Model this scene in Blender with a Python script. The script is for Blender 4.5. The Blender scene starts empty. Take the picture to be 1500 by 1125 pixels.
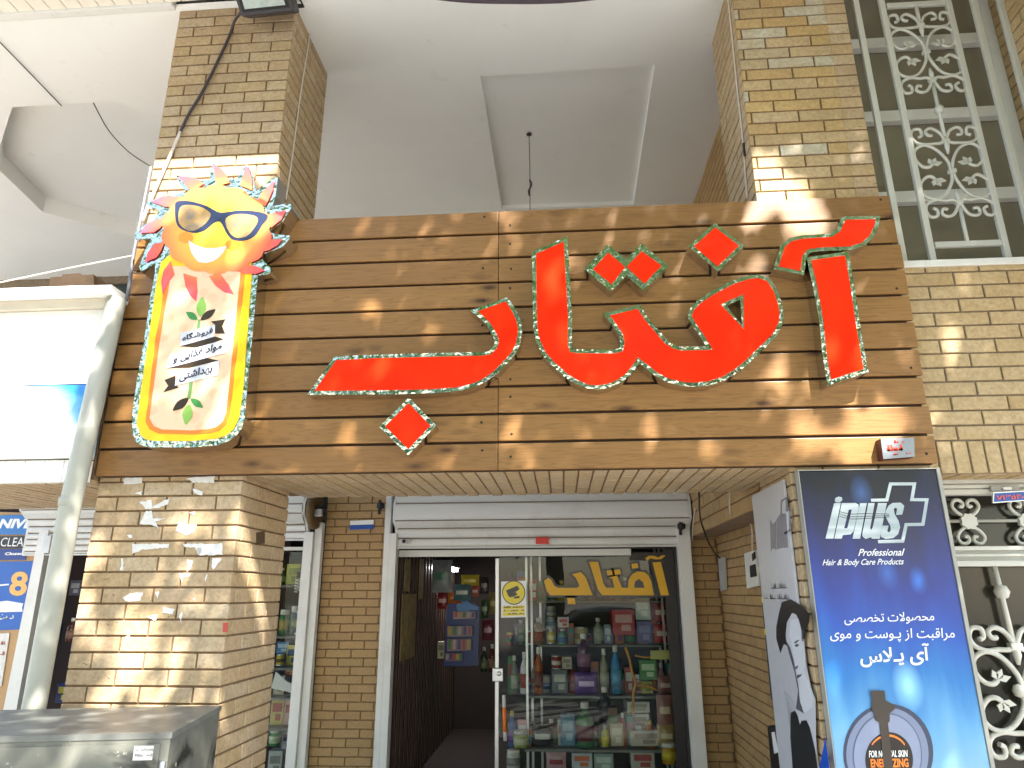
import bpy, bmesh, math, random
from math import sin, cos, pi, radians, sqrt, atan2
from mathutils import Vector, Matrix
from mathutils.geometry import tessellate_polygon
random.seed(7)
S = bpy.context.scene
COL = S.collection

# ------------------------------------------------------------ camera, sky, sun, exposure
EYE = 1.62                       # eye height above the pavement; x right, y into the building
F = 1010.0                       # focal length in pixels of the 1500 px wide photograph
YAW, PIT, ROL = 0.07090214, 0.29514657, -0.00329542
_f = Vector((-sin(YAW)*cos(PIT), cos(YAW)*cos(PIT), sin(PIT)))
_r = Vector((cos(YAW), sin(YAW), 0.0))
_u = _r.cross(_f)
RX = _r*cos(ROL) + _u*sin(ROL)
UP = _u*cos(ROL) - _r*sin(ROL)
cam_d = bpy.data.cameras.new("camera"); cam = bpy.data.objects.new("camera", cam_d); COL.objects.link(cam)
cam_d.sensor_width = 36.0; cam_d.lens = F/1500*36; cam_d.clip_start = 0.05; cam_d.clip_end = 500
_m = Matrix((RX, UP, -_f)).transposed().to_4x4(); _m.translation = (0, 0, EYE)
cam.matrix_world = _m
S.camera = cam

SUN = Vector((0.53, -1.0, 1.32))             # towards the sun
W = bpy.data.worlds.new("World"); S.world = W; W.use_nodes = True
wn = W.node_tree.nodes; wl = W.node_tree.links
bg = wn["Background"]; sky = wn.new("ShaderNodeTexSky"); sky.sky_type = 'NISHITA'; sky.sun_disc = False
sky.sun_elevation = atan2(SUN.z, sqrt(SUN.x**2+SUN.y**2)); sky.sun_rotation = atan2(SUN.x, SUN.y)
sky.air_density = 1.0; sky.dust_density = 1.5; sky.ozone_density = 1.0
wl.new(sky.outputs[0], bg.inputs[0]); bg.inputs[1].default_value = 0.15
sd = bpy.data.lights.new("sun", 'SUN'); so = bpy.data.objects.new("sun", sd); COL.objects.link(so)
sd.energy = 5.0; sd.angle = radians(0.53); sd.color = (1.0, 0.955, 0.885)
so.rotation_euler = SUN.to_track_quat('Z', 'Y').to_euler(); so.location = SUN*12
S.view_settings.view_transform = 'Standard'; S.view_settings.look = 'None'
S.view_settings.gamma = 1.0; S.view_settings.exposure = 2.2
S.cycles.max_bounces = 10; S.cycles.diffuse_bounces = 5; S.cycles.glossy_bounces = 5; S.cycles.transparent_max_bounces = 12
S.cycles.sample_clamp_indirect = 6.0
S.cycles.use_denoising = True

# ------------------------------------------------------------ measuring helpers (photo pixel -> point on a real plane)
def ray(x, y):
    return RX*((x-750)/F) - UP*((y-562.5)/F) + _f
def at(x, y, Y):
    d = ray(x, y); d = d*(Y/d.y); return Vector((d.x, Y, d.z+EYE))
def atx(x, y, X):
    d = ray(x, y); d = d*(X/d.x); return Vector((X, d.y, d.z+EYE))
def atz(x, y, Z):
    d = ray(x, y); d = d*((Z-EYE)/d.z); return Vector((d.x, d.y, Z))

# ------------------------------------------------------------ materials
def lin(c):
    return tuple((v/12.92 if v <= 0.04045 else ((v+0.055)/1.055)**2.4) for v in c)
def hexc(h):
    return lin(tuple(int(h[i:i+2], 16)/255 for i in (0, 2, 4)))
class NT:
    def __init__(s, name):
        s.m = bpy.data.materials.new(name); s.m.use_nodes = True
        s.n = s.m.node_tree.nodes; s.l = s.m.node_tree.links
        s.p = s.n["Principled BSDF"]; s.out = s.n["Material Output"]
    def add(s, t, **k):
        n = s.n.new(t)
        for a, b in k.items(): setattr(n, a, b)
        return n
    def link(s, a, b): s.l.new(a, b)
    def coord(s, scale=(1, 1, 1), kind='Object'):
        tc = s.add("ShaderNodeTexCoord"); mp = s.add("ShaderNodeMapping"); mp.inputs['Scale'].default_value = scale
        s.link(tc.outputs[kind], mp.inputs[0]); return mp.outputs[0]
    def noise(s, vec, scale, detail=4, rough=0.55, dist=0.0):
        n = s.add("ShaderNodeTexNoise"); n.inputs['Scale'].default_value = scale; n.inputs['Detail'].default_value = detail
        n.inputs['Roughness'].default_value = rough; n.inputs['Distortion'].default_value = dist
        s.link(vec, n.inputs['Vector']); return n.outputs['Fac']
    def ramp(s, fac, stops, interp='LINEAR'):
        r = s.add("ShaderNodeValToRGB"); r.color_ramp.interpolation = interp
        e = r.color_ramp.elements
        while len(e) < len(stops): e.new(0.5)
        for i, (p, c) in enumerate(stops):
            e[i].position = p; e[i].color = (c if len(c) == 4 else tuple(c)+(1,)) if not isinstance(c, (int, float)) else (c, c, c, 1)
        s.link(fac, r.inputs[0]); return r.outputs[0]
    def mix(s, fac, a, b, mode='MIX'):
        x = s.add("ShaderNodeMix", data_type='RGBA', blend_type=mode)
        for sock, v in ((x.inputs[0], fac), (x.inputs[6], a), (x.inputs[7], b)):
            if hasattr(v, 'is_linked'): s.link(v, sock)
            elif isinstance(v, (int, float)): sock.default_value = v
            else: sock.default_value = tuple(v)+(1,) if len(v) == 3 else v
        return x.outputs[2]
    def math(s, op, a, b=0.0):
        x = s.add("ShaderNodeMath", operation=op)
        for sock, v in ((x.inputs[0], a), (x.inputs[1], b)):
            if hasattr(v, 'is_linked'): s.link(v, sock)
            else: sock.default_value = v
        return x.outputs[0]
    def island(s):
        return s.add("ShaderNodeNewGeometry").outputs['Random Per Island']
    def base(s, v):
        if hasattr(v, 'is_linked'): s.link(v, s.p.inputs['Base Color'])
        else: s.p.inputs['Base Color'].default_value = tuple(v)+(1,)
    def bump(s, h, strength=0.3, dist=0.01):
        b = s.add("ShaderNodeBump"); b.inputs['Strength'].default_value = strength; b.inputs['Distance'].default_value = dist
        s.link(h, b.inputs['Height']); s.link(b.outputs[0], s.p.inputs['Normal']); return b
    def set(s, **k):
        for a, v in k.items():
            sock = s.p.inputs[a.replace('_', ' ')]
            if hasattr(v, 'is_linked'): s.link(v, sock)
            else: sock.default_value = v
        return s

def plain(name, col, rough=0.5, metal=0.0, var=0.08, scale=9.0, bump=0.0, **k):
    t = NT(name); v = t.coord(); n = t.noise(v, scale, 5)
    lo = tuple(c*(1-var) for c in col); hi = tuple(min(1, c*(1+var)) for c in col)
    t.base(t.ramp(n, [(0.3, lo), (0.7, hi)]))
    t.set(Roughness=rough, Metallic=metal, **k)
    if bump: t.bump(t.noise(v, scale*6, 3), bump, 0.004)
    return t.m

def brick_mat(name, stops, flecks=0.5, dark=1.0):
    t = NT(name); v = t.coord()
    c = t.ramp(t.island(), stops)
    n = t.noise(v, 14, 6, 0.6); c = t.mix(t.ramp(n, [(0.35, 0.0), (0.75, 0.55)]), c, hexc('ae9468'), 'MIX')
    n2 = t.noise(v, 55, 5, 0.7); c = t.mix(t.ramp(n2, [(0.3, 0.45), (0.6, 0.0)]), c, hexc('7d5a34'))
    # firing cracks and nicks: slanted dark slots
    mv = t.coord((16, 16, 55)); n3 = t.noise(mv, 1.0, 2, 0.5, 1.2)
    c = t.mix(t.ramp(n3, [(0.70, 0.0), (0.75, flecks)]), c, hexc('3d2a1a'))
    n4 = t.noise(t.coord((2.2, 2.2, 2.2)), 1.0, 5, 0.65); c = t.mix(t.ramp(n4, [(0.45, 0.0), (0.8, 0.28)]), c, hexc('6f6250'))
    t.base(c); t.set(Roughness=t.ramp(n, [(0.3, 0.55), (0.7, 0.8)]))
    t.bump(t.math('ADD', n2, t.math('MULTIPLY', n3, -0.6)), 0.35, 0.004)
    return t.m
BR = [(0.0, hexc('b09a7e')), (0.3, hexc('bfa684')), (0.55, hexc('bfab90')), (0.78, hexc('b79e78')), (1.0, hexc('c9b89e'))]
M = {}
M['brick'] = brick_mat('yellow_brick', BR, 0.75)
M['brick_back'] = brick_mat('ochre_brick', [(0.0, hexc('a07f54')), (0.5, hexc('ae8d5c')), (1.0, hexc('a8875c'))], 0.25)
M['brick_pale'] = brick_mat('pale_yellow_brick', [(0.0, hexc('b2996e')), (0.5, hexc('c0a982')), (1.0, hexc('b8a078'))], 0.35)
M['brick_mixed'] = brick_mat('glazed_yellow_brick', [(0.0, hexc('b8996a')), (0.28, hexc('c2a46e')), (0.55, hexc('bfa884')), (0.8, hexc('ae956a')), (0.88, hexc('c2bdac')), (1.0, hexc('c0bca8'))], 0.2)
M['mortar'] = plain('brown_mortar', hexc('7d6449'), 0.95, var=0.2, scale=30, bump=0.4)
M['mortar_grey'] = plain('grey_mortar', hexc('7d6f5d'), 0.95, var=0.2, scale=30, bump=0.4)

def plaster():
    t = NT('white_plaster'); v = t.coord()
    n = t.noise(v, 1.1, 6, 0.6); c = t.mix(t.ramp(n, [(0.35, 0.0), (0.8, 0.5)]), hexc('f1f2f0'), hexc('e2e3df'))
    n2 = t.noise(v, 6, 6, 0.7); c = t.mix(t.ramp(n2, [(0.62, 0.0), (0.8, 0.25)]), c, hexc('a69d8c'))
    t.base(c); t.set(Roughness=0.6); t.bump(t.noise(v, 7, 4), 0.12, 0.02); return t.m
M['plaster'] = plaster()
M['plaster_in'] = plain('grey_plaster', hexc('cfccc2'), 0.6, var=0.05, scale=2)
M['siding'] = plain('cream_siding', hexc('e6e0d2'), 0.5, var=0.03)

def wood():
    t = NT('stained_pine'); isl = t.island()
    tc = t.add("ShaderNodeTexCoord"); off = t.add("ShaderNodeVectorMath", operation='ADD')
    cmb = t.add("ShaderNodeCombineXYZ"); t.link(t.math('MULTIPLY', isl, 37.0), cmb.inputs[0]); t.link(t.math('MULTIPLY', isl, 11.0), cmb.inputs[1])
    t.link(tc.outputs['Object'], off.inputs[0]); t.link(cmb.outputs[0], off.inputs[1])
    def mp(sc):
        m = t.add("ShaderNodeMapping"); m.inputs['Scale'].default_value = sc; t.link(off.outputs[0], m.inputs[0]); return m.outputs[0]
    base = t.ramp(isl, [(0.0, hexc('936a3a')), (0.5, hexc('9c7340')), (1.0, hexc('8a6336'))])
    big = t.noise(mp((0.7, 3, 5)), 1.0, 4, 0.55, 0.4)
    c = t.mix(t.ramp(big, [(0.3, 0.0), (0.72, 0.35)]), base, hexc('825c34'))
    # growth rings bending round the knots
    vk = t.add("ShaderNodeTexVoronoi"); vk.inputs['Scale'].default_value = 1.0; t.link(mp((3.1, 1, 8.5)), vk.inputs['Vector']); vk.inputs['Randomness'].default_value = 1.0
    kd = vk.outputs['Distance']
    gn = t.noise(mp((1.2, 4, 26)), 1.0, 3, 0.5, 0.8)
    wsum = t.math('ADD', t.math('MULTIPLY', gn, 5.0), t.math('MULTIPLY', t.math('POWER', kd, 0.5), 2.2))
    rings = t.math('SINE', t.math('MULTIPLY', wsum, 9.0))
    c = t.mix(t.ramp(rings, [(0.4, 0.0), (1.0, 0.38)]), c, hexc('664420'))
    fine = t.noise(mp((3, 30, 240)), 1.0, 3, 0.6); c = t.mix(t.ramp(fine, [(0.35, 0.35), (0.65, 0.0)]), c, hexc('6a4a28'))
    keep = t.ramp(vk.outputs['Color'], [(0.36, 0.0), (0.38, 1.0)], 'LINEAR')
    knot = t.math('MULTIPLY', t.ramp(kd, [(0.0, 1.0), (0.06, 0.9), (0.13, 0.4), (0.24, 0.0)]), keep)
    c = t.mix(knot, c, hexc('42240f'))
    t.base(c); t.set(Roughness=0.42, IOR=1.45)
    ridge = t.add("ShaderNodeTexWave"); ridge.inputs['Scale'].default_value = 55.0; ridge.bands_direction = 'Z'; ridge.inputs['Distortion'].default_value = 0.4
    t.link(tc.outputs['Object'], ridge.inputs['Vector'])
    t.bump(t.math('ADD', t.math('MULTIPLY', ridge.outputs['Fac'], 0.35), t.math('MULTIPLY', fine, 0.8)), 0.22, 0.003)
    return t.m
M['wood'] = wood()
M['wood_dark'] = plain('dark_batten', hexc('3a2413'), 0.7, var=0.2)

def foil():
    t = NT('crinkled_mirror_foil'); v = t.coord()
    vo = t.add("ShaderNodeTexVoronoi", feature='SMOOTH_F1'); vo.inputs['Scale'].default_value = 42; t.link(v, vo.inputs['Vector'])
    n = t.noise(v, 24, 3, 0.6, 0.7)
    t.base((0.58, 0.60, 0.53)); t.set(Metallic=1.0, Roughness=0.04)
    t.bump(t.math('ADD', vo.outputs['Distance'], n), 0.42, 0.012); return t.m
M['foil'] = foil()
M['chrome_side'] = plain('brushed_steel', (0.62, 0.61, 0.58), 0.16, 1.0, 0.03)

def acrylic():
    t = NT('red_acrylic'); v = t.coord(); n = t.noise(v, 5, 4)
    t.base(t.ramp(n, [(0.3, (0.90, 0.022, 0.005)), (0.7, (0.95, 0.034, 0.007))]))
    t.set(Roughness=0.14, IOR=1.45, Specular_IOR_Level=0.3)
    t.bump(t.noise(v, 26, 4, 0.6), 0.05, 0.01); return t.m
M['acrylic'] = acrylic()
def ink(name, h, rough=0.3, **k): return plain(name, hexc(h) if isinstance(h, str) else h, rough, var=0.03, scale=20, **k)
M['yellow'] = ink('yellow_print', 'f8c81a'); M['orange'] = ink('orange_print', 'f0802c')
def peach():
    t = NT('peach_print'); v = t.coord(); vo = t.add("ShaderNodeTexVoronoi"); vo.inputs['Scale'].default_value = 13; t.link(v, vo.inputs['Vector'])
    t.base(t.mix(t.ramp(vo.outputs['Distance'], [(0.3, 0.45), (0.42, 0.0)]), hexc('ebc6a4'), hexc('e3ac86'))); t.set(Roughness=0.3); return t.m
M['peach'] = peach()
M['white'] = ink('white_paint', 'e8e8e6'); M['black'] = ink('black_print', '17151a'); M['dark_brown'] = ink('dark_brown_print', '35281c')
M['leaf_mid'] = ink('green_print', '3f8a45'); M['leaf_light'] = ink('light_green_print', '86b153'); M['stem'] = ink('stem_print', '6f9a5a')
M['glasses'] = ink('navy_print', '2b3350', 0.2)
def sunface():
    t = NT('sun_washed_face_print'); v = t.coord()
    sub = t.add("ShaderNodeVectorMath", operation='SUBTRACT'); c0 = at(317, 335, 3.09); sub.inputs[1].default_value = (c0.x, 0, c0.z)
    sc = t.add("ShaderNodeVectorMath", operation='MULTIPLY'); sc.inputs[1].default_value = (1, 0, 1)
    ln = t.add("ShaderNodeVectorMath", operation='LENGTH'); t.link(v, sub.inputs[0]); t.link(sub.outputs[0], sc.inputs[0]); t.link(sc.outputs[0], ln.inputs[0])
    n = t.noise(v, 9, 3)
    d = t.math('ADD', ln.outputs['Value'], t.math('MULTIPLY', t.math('SUBTRACT', n, 0.5), 0.05))
    t.base(t.ramp(d, [(0.0, hexc('ffd944')), (0.12, hexc('fcca42')), (0.20, hexc('f7b04c')), (0.25, hexc('f2954c')), (0.31, hexc('e8674e')), (0.40, hexc('e0566a'))]))  # printed radial colours, paled so the wash of strong sun is in them
    t.set(Roughness=0.25); return t.m
M['sun_face'] = sunface()
M['cheek'] = ink('cheek_print', 'f0972c')
def lens_print():
    t = NT('lens_print'); v = t.coord((1, 1, 1)); n = t.noise(v, 11, 3, 0.5, 0.5)
    t.base(t.ramp(n, [(0.3, hexc('8a7a66')), (0.55, hexc('c69a52')), (0.75, hexc('e0b04a'))])); t.set(Roughness=0.1); return t.m
M['lens_print'] = lens_print()

def enamel(name, h, dirt=0.3, rough=0.35):
    t = NT(name); v = t.coord(); n = t.noise(v, 3.0, 6, 0.65)
    c = t.mix(t.ramp(n, [(0.5, 0.0), (0.8, dirt)]), hexc(h), hexc('8c8272')); n2 = t.noise(t.coord((1, 1, 0.15)), 24, 4)
    c = t.mix(t.ramp(n2, [(0.62, 0.0), (0.78, dirt*0.7)]), c, hexc('766c5c'))
    t.base(c); t.set(Roughness=rough); t.bump(n, 0.05, 0.01); return t.m
M['enamel'] = enamel('white_enamel', 'dcdcd8'); M['iron'] = enamel('white_painted_iron', 'c2c2ba', 0.15, 0.45)
M['pipe'] = enamel('grey_green_pipe_paint', 'a3a397', 0.35, 0.5)
M['fascia'] = enamel('white_fascia', 'eceae4', 0.12, 0.45); M['stone'] = plain('cream_stone', hexc('cfc4b2'), 0.7, var=0.12, scale=6, bump=0.15)
M['alu'] = plain('aluminium', (0.55, 0.55, 0.55), 0.35, 0.9, 0.04)
M['gasket'] = plain('black_rubber', (0.012, 0.012, 0.014), 0.6)
M['cable'] = plain('dark_cable', hexc('3a3038'), 0.5); M['wire_white'] = plain('white_cable', hexc('d0c8c0'), 0.5)
M['cable_grey'] = plain('grey_cable', hexc('6a686c'), 0.5); M['conduit'] = plain('grey_conduit', hexc('a8a8a4'), 0.5)
def glass(name, tint, refl=1.0, rough=0.0):
    t = NT(name); t.n.remove(t.p)
    tr = t.add("ShaderNodeBsdfTransparent"); tr.inputs[0].default_value = tuple(tint)+(1,)
    gl = t.add("ShaderNodeBsdfGlossy"); gl.inputs['Roughness'].default_value = rough; gl.inputs[0].default_value = (1, 1, 1, 1)
    fr = t.add("ShaderNodeFresnel"); fr.inputs[0].default_value = 1.5
    mx = t.add("ShaderNodeMixShader"); t.link(t.math('MULTIPLY', fr.outputs[0], refl), mx.inputs[0])
    t.link(tr.outputs[0], mx.inputs[1]); t.link(gl.outputs[0], mx.inputs[2]); t.link(mx.outputs[0], t.out.inputs[0]); return t.m
M['glass'] = glass('shop_glass', (0.88, 0.90, 0.88), 0.32)
M['lamp_glass'] = glass('lamp_glass', (0.85, 0.88, 0.87), 1.4)
def dark_pane(name, h):
    t = NT(name); v = t.coord(); n = t.noise(v, 1.6, 3); t.base(t.ramp(n, [(0.3, tuple(c*0.75 for c in hexc(h))), (0.7, hexc(h))]))
    t.set(Roughness=0.16, Specular_IOR_Level=0.35); t.bump(t.noise(v, 30, 2), 0.05, 0.004); return t.m
M['pane'] = dark_pane('brown_curtained_glass', '8f8876'); M['pane_dark'] = dark_pane('dark_door_glass', '35332b'); M['pane_green'] = dark_pane('green_grey_glass', '3f4a46')
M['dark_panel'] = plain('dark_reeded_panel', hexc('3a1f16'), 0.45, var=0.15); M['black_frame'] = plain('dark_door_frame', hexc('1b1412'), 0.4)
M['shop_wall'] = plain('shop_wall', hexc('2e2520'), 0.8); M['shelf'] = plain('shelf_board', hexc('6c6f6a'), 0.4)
def cabinet():
    t = NT('grey_weathered_paint'); v = t.coord(); n = t.noise(v, 4.5, 6, 0.65)
    c = t.mix(t.ramp(n, [(0.4, 0.0), (0.7, 0.6)]), hexc('6f6f66'), hexc('57574f'))
    n2 = t.noise(t.coord((1, 1, 1.3)), 3.3, 4, 0.6, 0.5); c = t.mix(t.ramp(n2, [(0.56, 0.0), (0.66, 0.9)]), c, hexc('1c1b19'))
    n3 = t.noise(v, 17, 6, 0.75); c = t.mix(t.ramp(n3, [(0.62, 0.0), (0.7, 0.8)]), c, hexc('c3c1b4'))
    t.base(c); t.set(Roughness=0.5, Metallic=0.0); t.bump(n3, 0.2, 0.004); return t.m
M['cabinet'] = cabinet()
M['paper'] = plain('torn_white_paper', hexc('d9d6d2'), 0.8, var=0.1, scale=40)
M['brown_box'] = plain('brown_tile_stack', hexc('8d7560'), 0.8, var=0.2, scale=12, bump=0.3)

# ------------------------------------------------------------ mesh builder
class MB:
    def __init__(s): s.v = []; s.f = []; s.mi = []; s.sm = []
    def face(s, pts, m=0, sm=False):
        b = len(s.v); s.v += [tuple(p) for p in pts]; s.f.append(tuple(range(b, b+len(pts)))); s.mi.append(m); s.sm.append(sm); return s
    def raw(s, verts, faces, m=0, sm=False):
        b = len(s.v); s.v += [tuple(p) for p in verts]
        for f in faces: s.f.append(tuple(b+i for i in f)); s.mi.append(m); s.sm.append(sm)
        return s
    def box(s, a, b, m=0, bev=0.0):
        x0, y0, z0 = (min(a[i], b[i]) for i in range(3)); x1, y1, z1 = (max(a[i], b[i]) for i in range(3))
        return s.obox(Vector(((x0+x1)/2, (y0+y1)/2, (z0+z1)/2)), Vector(((x1-x0)/2, 0, 0)), Vector((0, (y1-y0)/2, 0)), Vector((0, 0, (z1-z0)/2)), m, bev)
    def obox(s, c, ux, uy, uz, m=0, bev=0.0):
        c = Vector(c)
        if bev <= 0:
            P = [c+ux*i+uy*j+uz*k for i in (-1, 1) for j in (-1, 1) for k in (-1, 1)]
            return s.raw(P, [(0, 1, 3, 2), (4, 6, 7, 5), (0, 4, 5, 1), (2, 3, 7, 6), (0, 2, 6, 4), (1, 5, 7, 3)], m)
        bm = bmesh.new(); P = [bm.verts.new(c+ux*i+uy*j+uz*k) for i in (-1, 1) for j in (-1, 1) for k in (-1, 1)]
        for f in [(0, 1, 3, 2), (4, 6, 7, 5), (0, 4, 5, 1), (2, 3, 7, 6), (0, 2, 6, 4), (1, 5, 7, 3)]: bm.faces.new([P[i] for i in f])
        bmesh.ops.bevel(bm, geom=bm.edges[:], offset=bev, segments=2, affect='EDGES', profile=0.6)
        bm.verts.index_update(); s.raw([v.co for v in bm.verts], [[v.index for v in f.verts] for f in bm.faces], m); bm.free(); return s
    def prism(s, pts, off, m=0, ms=None, holes=(), back=True):
        """polygon (with holes) extruded by off; front material m, side material ms"""
        off = Vector(off); ms = m if ms is None else ms
        loops = [[Vector(p) for p in pts]]+[[Vector(p) for p in h] for h in holes]
        flat = [p for l in loops for p in l]
        if holes: tris = tessellate_polygon(loops)
        else: tris = None
        s.raw(flat, tris if tris else [tuple(range(len(flat)))], m)
        if back: s.raw([p+off for p in flat], [tuple(reversed(t)) for t in tris] if tris else [tuple(reversed(range(len(flat))))], ms)
        for l in loops:
            n = len(l)
            for i in range(n):
                a, b = l[i], l[(i+1) % n]; s.face((a, b, b+off, a+off), ms)
        return s
    def tube(s, pts, r, n=8, m=0, cap=True, flat=None):
        pts = [Vector(p) for p in pts]; N = len(pts); rr = r if isinstance(r, (list, tuple)) else [r]*N
        b = len(s.v); ref = None
        for i, p in enumerate(pts):
            t = (pts[min(i+1, N-1)]-pts[max(i-1, 0)]).normalized()
            if ref is None:
                ref = t.cross(Vector((0, 0, 1)));
                if ref.length < 1e-3: ref = t.cross(Vector((1, 0, 0)))
            ref = (ref-t*ref.dot(t)).normalized(); q = t.cross(ref)
            for k in range(n):
                a = 2*pi*k/n; s.v.append(tuple(p+(ref*cos(a)+q*sin(a))*rr[i]))
        for i in range(N-1):
            for k in range(n):
                s.f.append((b+i*n+k, b+i*n+(k+1) % n, b+(i+1)*n+(k+1) % n, b+(i+1)*n+k)); s.mi.append(m); s.sm.append(True)
        if cap:
            s.f.append(tuple(b+k for k in reversed(range(n)))); s.mi.append(m); s.sm.append(False)
            s.f.append(tuple(b+(N-1)*n+k for k in range(n))); s.mi.append(m); s.sm.append(False)
        return s
    def lathe(s, c, prof, n=16, m=0, axis='z', sx=1.0, sy=1.0):
        b = len(s.v); c = Vector(c)
        for r, h in prof:
            for k in range(n):
                a = 2*pi*k/n; x, y = r*cos(a)*sx, r*sin(a)*sy
                s.v.append(tuple(c+(Vector((x, y, h)) if axis == 'z' else Vector((h, x, y)) if axis == 'x' else Vector((x, h, y)))))
        for i in range(len(prof)-1):
            for k in range(n):
                s.f.append((b+i*n+k, b+i*n+(k+1) % n, b+(i+1)*n+(k+1) % n, b+(i+1)*n+k)); s.mi.append(m); s.sm.append(True)
        for i, rev in ((0, True), (len(prof)-1, False)):
            ids = [b+i*n+k for k in range(n)]; s.f.append(tuple(reversed(ids)) if rev else tuple(ids)); s.mi.append(m); s.sm.append(False)
        return s
    def ball(s, c, r, m=0, n=10, sc=(1, 1, 1)):
        k = n//2; pr = [(max(1e-4, sin(pi*i/k))*r, -cos(pi*i/k)*r) for i in range(k+1)]
        b = len(s.v); s.lathe((0, 0, 0), pr, n, m)
        for i in range(b, len(s.v)):
            v = s.v[i]; s.v[i] = (c[0]+v[0]*sc[0], c[1]+v[1]*sc[1], c[2]+v[2]*sc[2])
        return s
    def build(s, name, mats, parent=None, fix=False):
        me = bpy.data.meshes.new(name); me.from_pydata(s.v, [], s.f)
        mats = mats if isinstance(mats, (list, tuple)) else [mats]
        for m in mats: me.materials.append(M[m] if isinstance(m, str) else m)
        me.polygons.foreach_set('material_index', s.mi); me.polygons.foreach_set('use_smooth', s.sm)
        if fix:
            bm = bmesh.new(); bm.from_mesh(me); bmesh.ops.recalc_face_normals(bm, faces=bm.faces); bm.to_mesh(me); bm.free()
        me.update(); o = bpy.data.objects.new(name, me); COL.objects.link(o)
        if parent is not None:
            o.parent = parent
            if parent.type == 'EMPTY': o.matrix_parent_inverse = Matrix.Translation(-parent.location)
        return o
def tag(o, label, cat, group=None, kind=None):
    o['label'] = label; o['category'] = cat
    if group: o['group'] = group
    if kind: o['kind'] = kind
    return o
def thing(name, label, cat, base=(0, 0, 0), group=None):
    o = bpy.data.objects.new(name, None); COL.objects.link(o); o.empty_display_size = 0.1; o.location = base
    return tag(o, label, cat, group)
def struct(o): o['kind'] = 'structure'; return o
def smooth(pts, n=4, closed=False):
    P = [Vector(p) for p in pts]; N = len(P); out = []
    for i in range(N if closed else N-1):
        p0, p1, p2, p3 = (P[(i-1) % N], P[i], P[(i+1) % N], P[(i+2) % N]) if closed else (P[max(i-1, 0)], P[i], P[i+1], P[min(i+2, N-1)])
        for k in range(n):
            t = k/n; out.append(0.5*((2*p1)+(p2-p0)*t+(2*p0-5*p1+4*p2-p3)*t*t+(3*p1-p0-3*p2+p3)*t**3))
    if not closed: out.append(P[-1])
    return out
def spx(pts, n=3):          # smooth closed pixel outline
    return [(p.x, p.y) for p in smooth([(x, y, 0) for x, y in pts], n, True)]
def inset(pts, d):
    """mitred inset of a closed outline lying in a plane of constant y"""
    P = [(p.x, p.z) for p in pts]; n = len(P); Y = pts[0].y
    A = sum(P[i][0]*P[(i+1) % n][1]-P[(i+1) % n][0]*P[i][1] for i in range(n))
    sg = 1 if A > 0 else -1; out = []
    for i in range(n):
        a, b, c = P[i-1], P[i], P[(i+1) % n]
        e1 = Vector((b[0]-a[0], b[1]-a[1])).normalized(); e2 = Vector((c[0]-b[0], c[1]-b[1])).normalized()
        n1 = Vector((-e1.y, e1.x))*sg; n2 = Vector((-e2.y, e2.x))*sg
        k = 1+n1.dot(n2); mv = (n1+n2)/max(k, 0.45); out.append(Vector((b[0]+mv.x*d, Y, b[1]+mv.y*d)))
    return out

# ------------------------------------------------------------ lettering
_AR = {'ا': ('FE8D', 'FE8E'), 'آ': ('FE81', 'FE82'), 'د': ('FEA9', 'FEAA'), 'ذ': ('FEAB', 'FEAC'), 'ر': ('FEAD', 'FEAE'), 'ز': ('FEAF', 'FEB0'), 'و': ('FEED', 'FEEE')}
for ch, b in (('ب', 0xFE8F), ('پ', 0xFB56), ('ت', 0xFE95), ('ح', 0xFEA1), ('خ', 0xFEA5), ('س', 0xFEB1), ('ش', 0xFEB5), ('ص', 0xFEB9), ('غ', 0xFECD), ('ف', 0xFED1), ('ق', 0xFED5), ('گ', 0xFB92), ('ل', 0xFEDD), ('م', 0xFEE1), ('ن', 0xFEE5), ('ه', 0xFEE9), ('ی', 0xFBFC)):
    _AR[ch] = tuple('%04X' % (b+i) for i in range(4))
def shape(s):
    s = s.replace('لا', '\u0001'); out = []
    def dual(c): return c in _AR and len(_AR[c]) == 4 or c == 'ـ'
    def joins(c): return c in _AR or c in '\u0001ـ'
    for i, c in enumerate(s):
        prev = i > 0 and dual(s[i-1]) and joins(c); nxt = i+1 < len(s) and dual(c) and joins(s[i+1])
        if c == '\u0001': out.append(chr(0xFEFC if prev else 0xFEFB))
        elif c in _AR: out.append(chr(int(_AR[c][min(len(_AR[c])-1, (3 if nxt else 1) if prev else (2 if nxt else 0))], 16)))
        else: out.append(c)
    return ''.join(reversed(out))
def glyphs(s, bold=0.0):
    c = bpy.data.curves.new('lettering', 'FONT'); c.body = s; c.offset = bold; c.resolution_u = 3
    o = bpy.data.objects.new('lettering', c); COL.objects.link(o); bpy.context.view_layer.update()
    me = bpy.data.meshes.new_from_object(o.evaluated_get(bpy.context.evaluated_depsgraph_get()))
    V = [(v.co.x, v.co.y) for v in me.vertices]; P = [tuple(p.vertices) for p in me.polygons]
    bpy.data.objects.remove(o); bpy.data.curves.remove(c); bpy.data.meshes.remove(me)
    par = list(range(len(V)))
    def root(a):
        while par[a] != a: par[a] = par[par[a]]; a = par[a]
        return a
    for p in P:
        for k in p[1:]: par[root(k)] = root(p[0])
    ids = {}; isl = [ids.setdefault(root(k), len(ids)) % 5 for k in range(len(V))]
    x0 = min(v[0] for v in V); x1 = max(v[0] for v in V); y0 = min(v[1] for v in V); y1 = max(v[1] for v in V)
    return [((x-x0)/(x1-x0), (y-y0)/(y1-y0), k) for (x, y), k in zip(V, isl)], P
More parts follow.
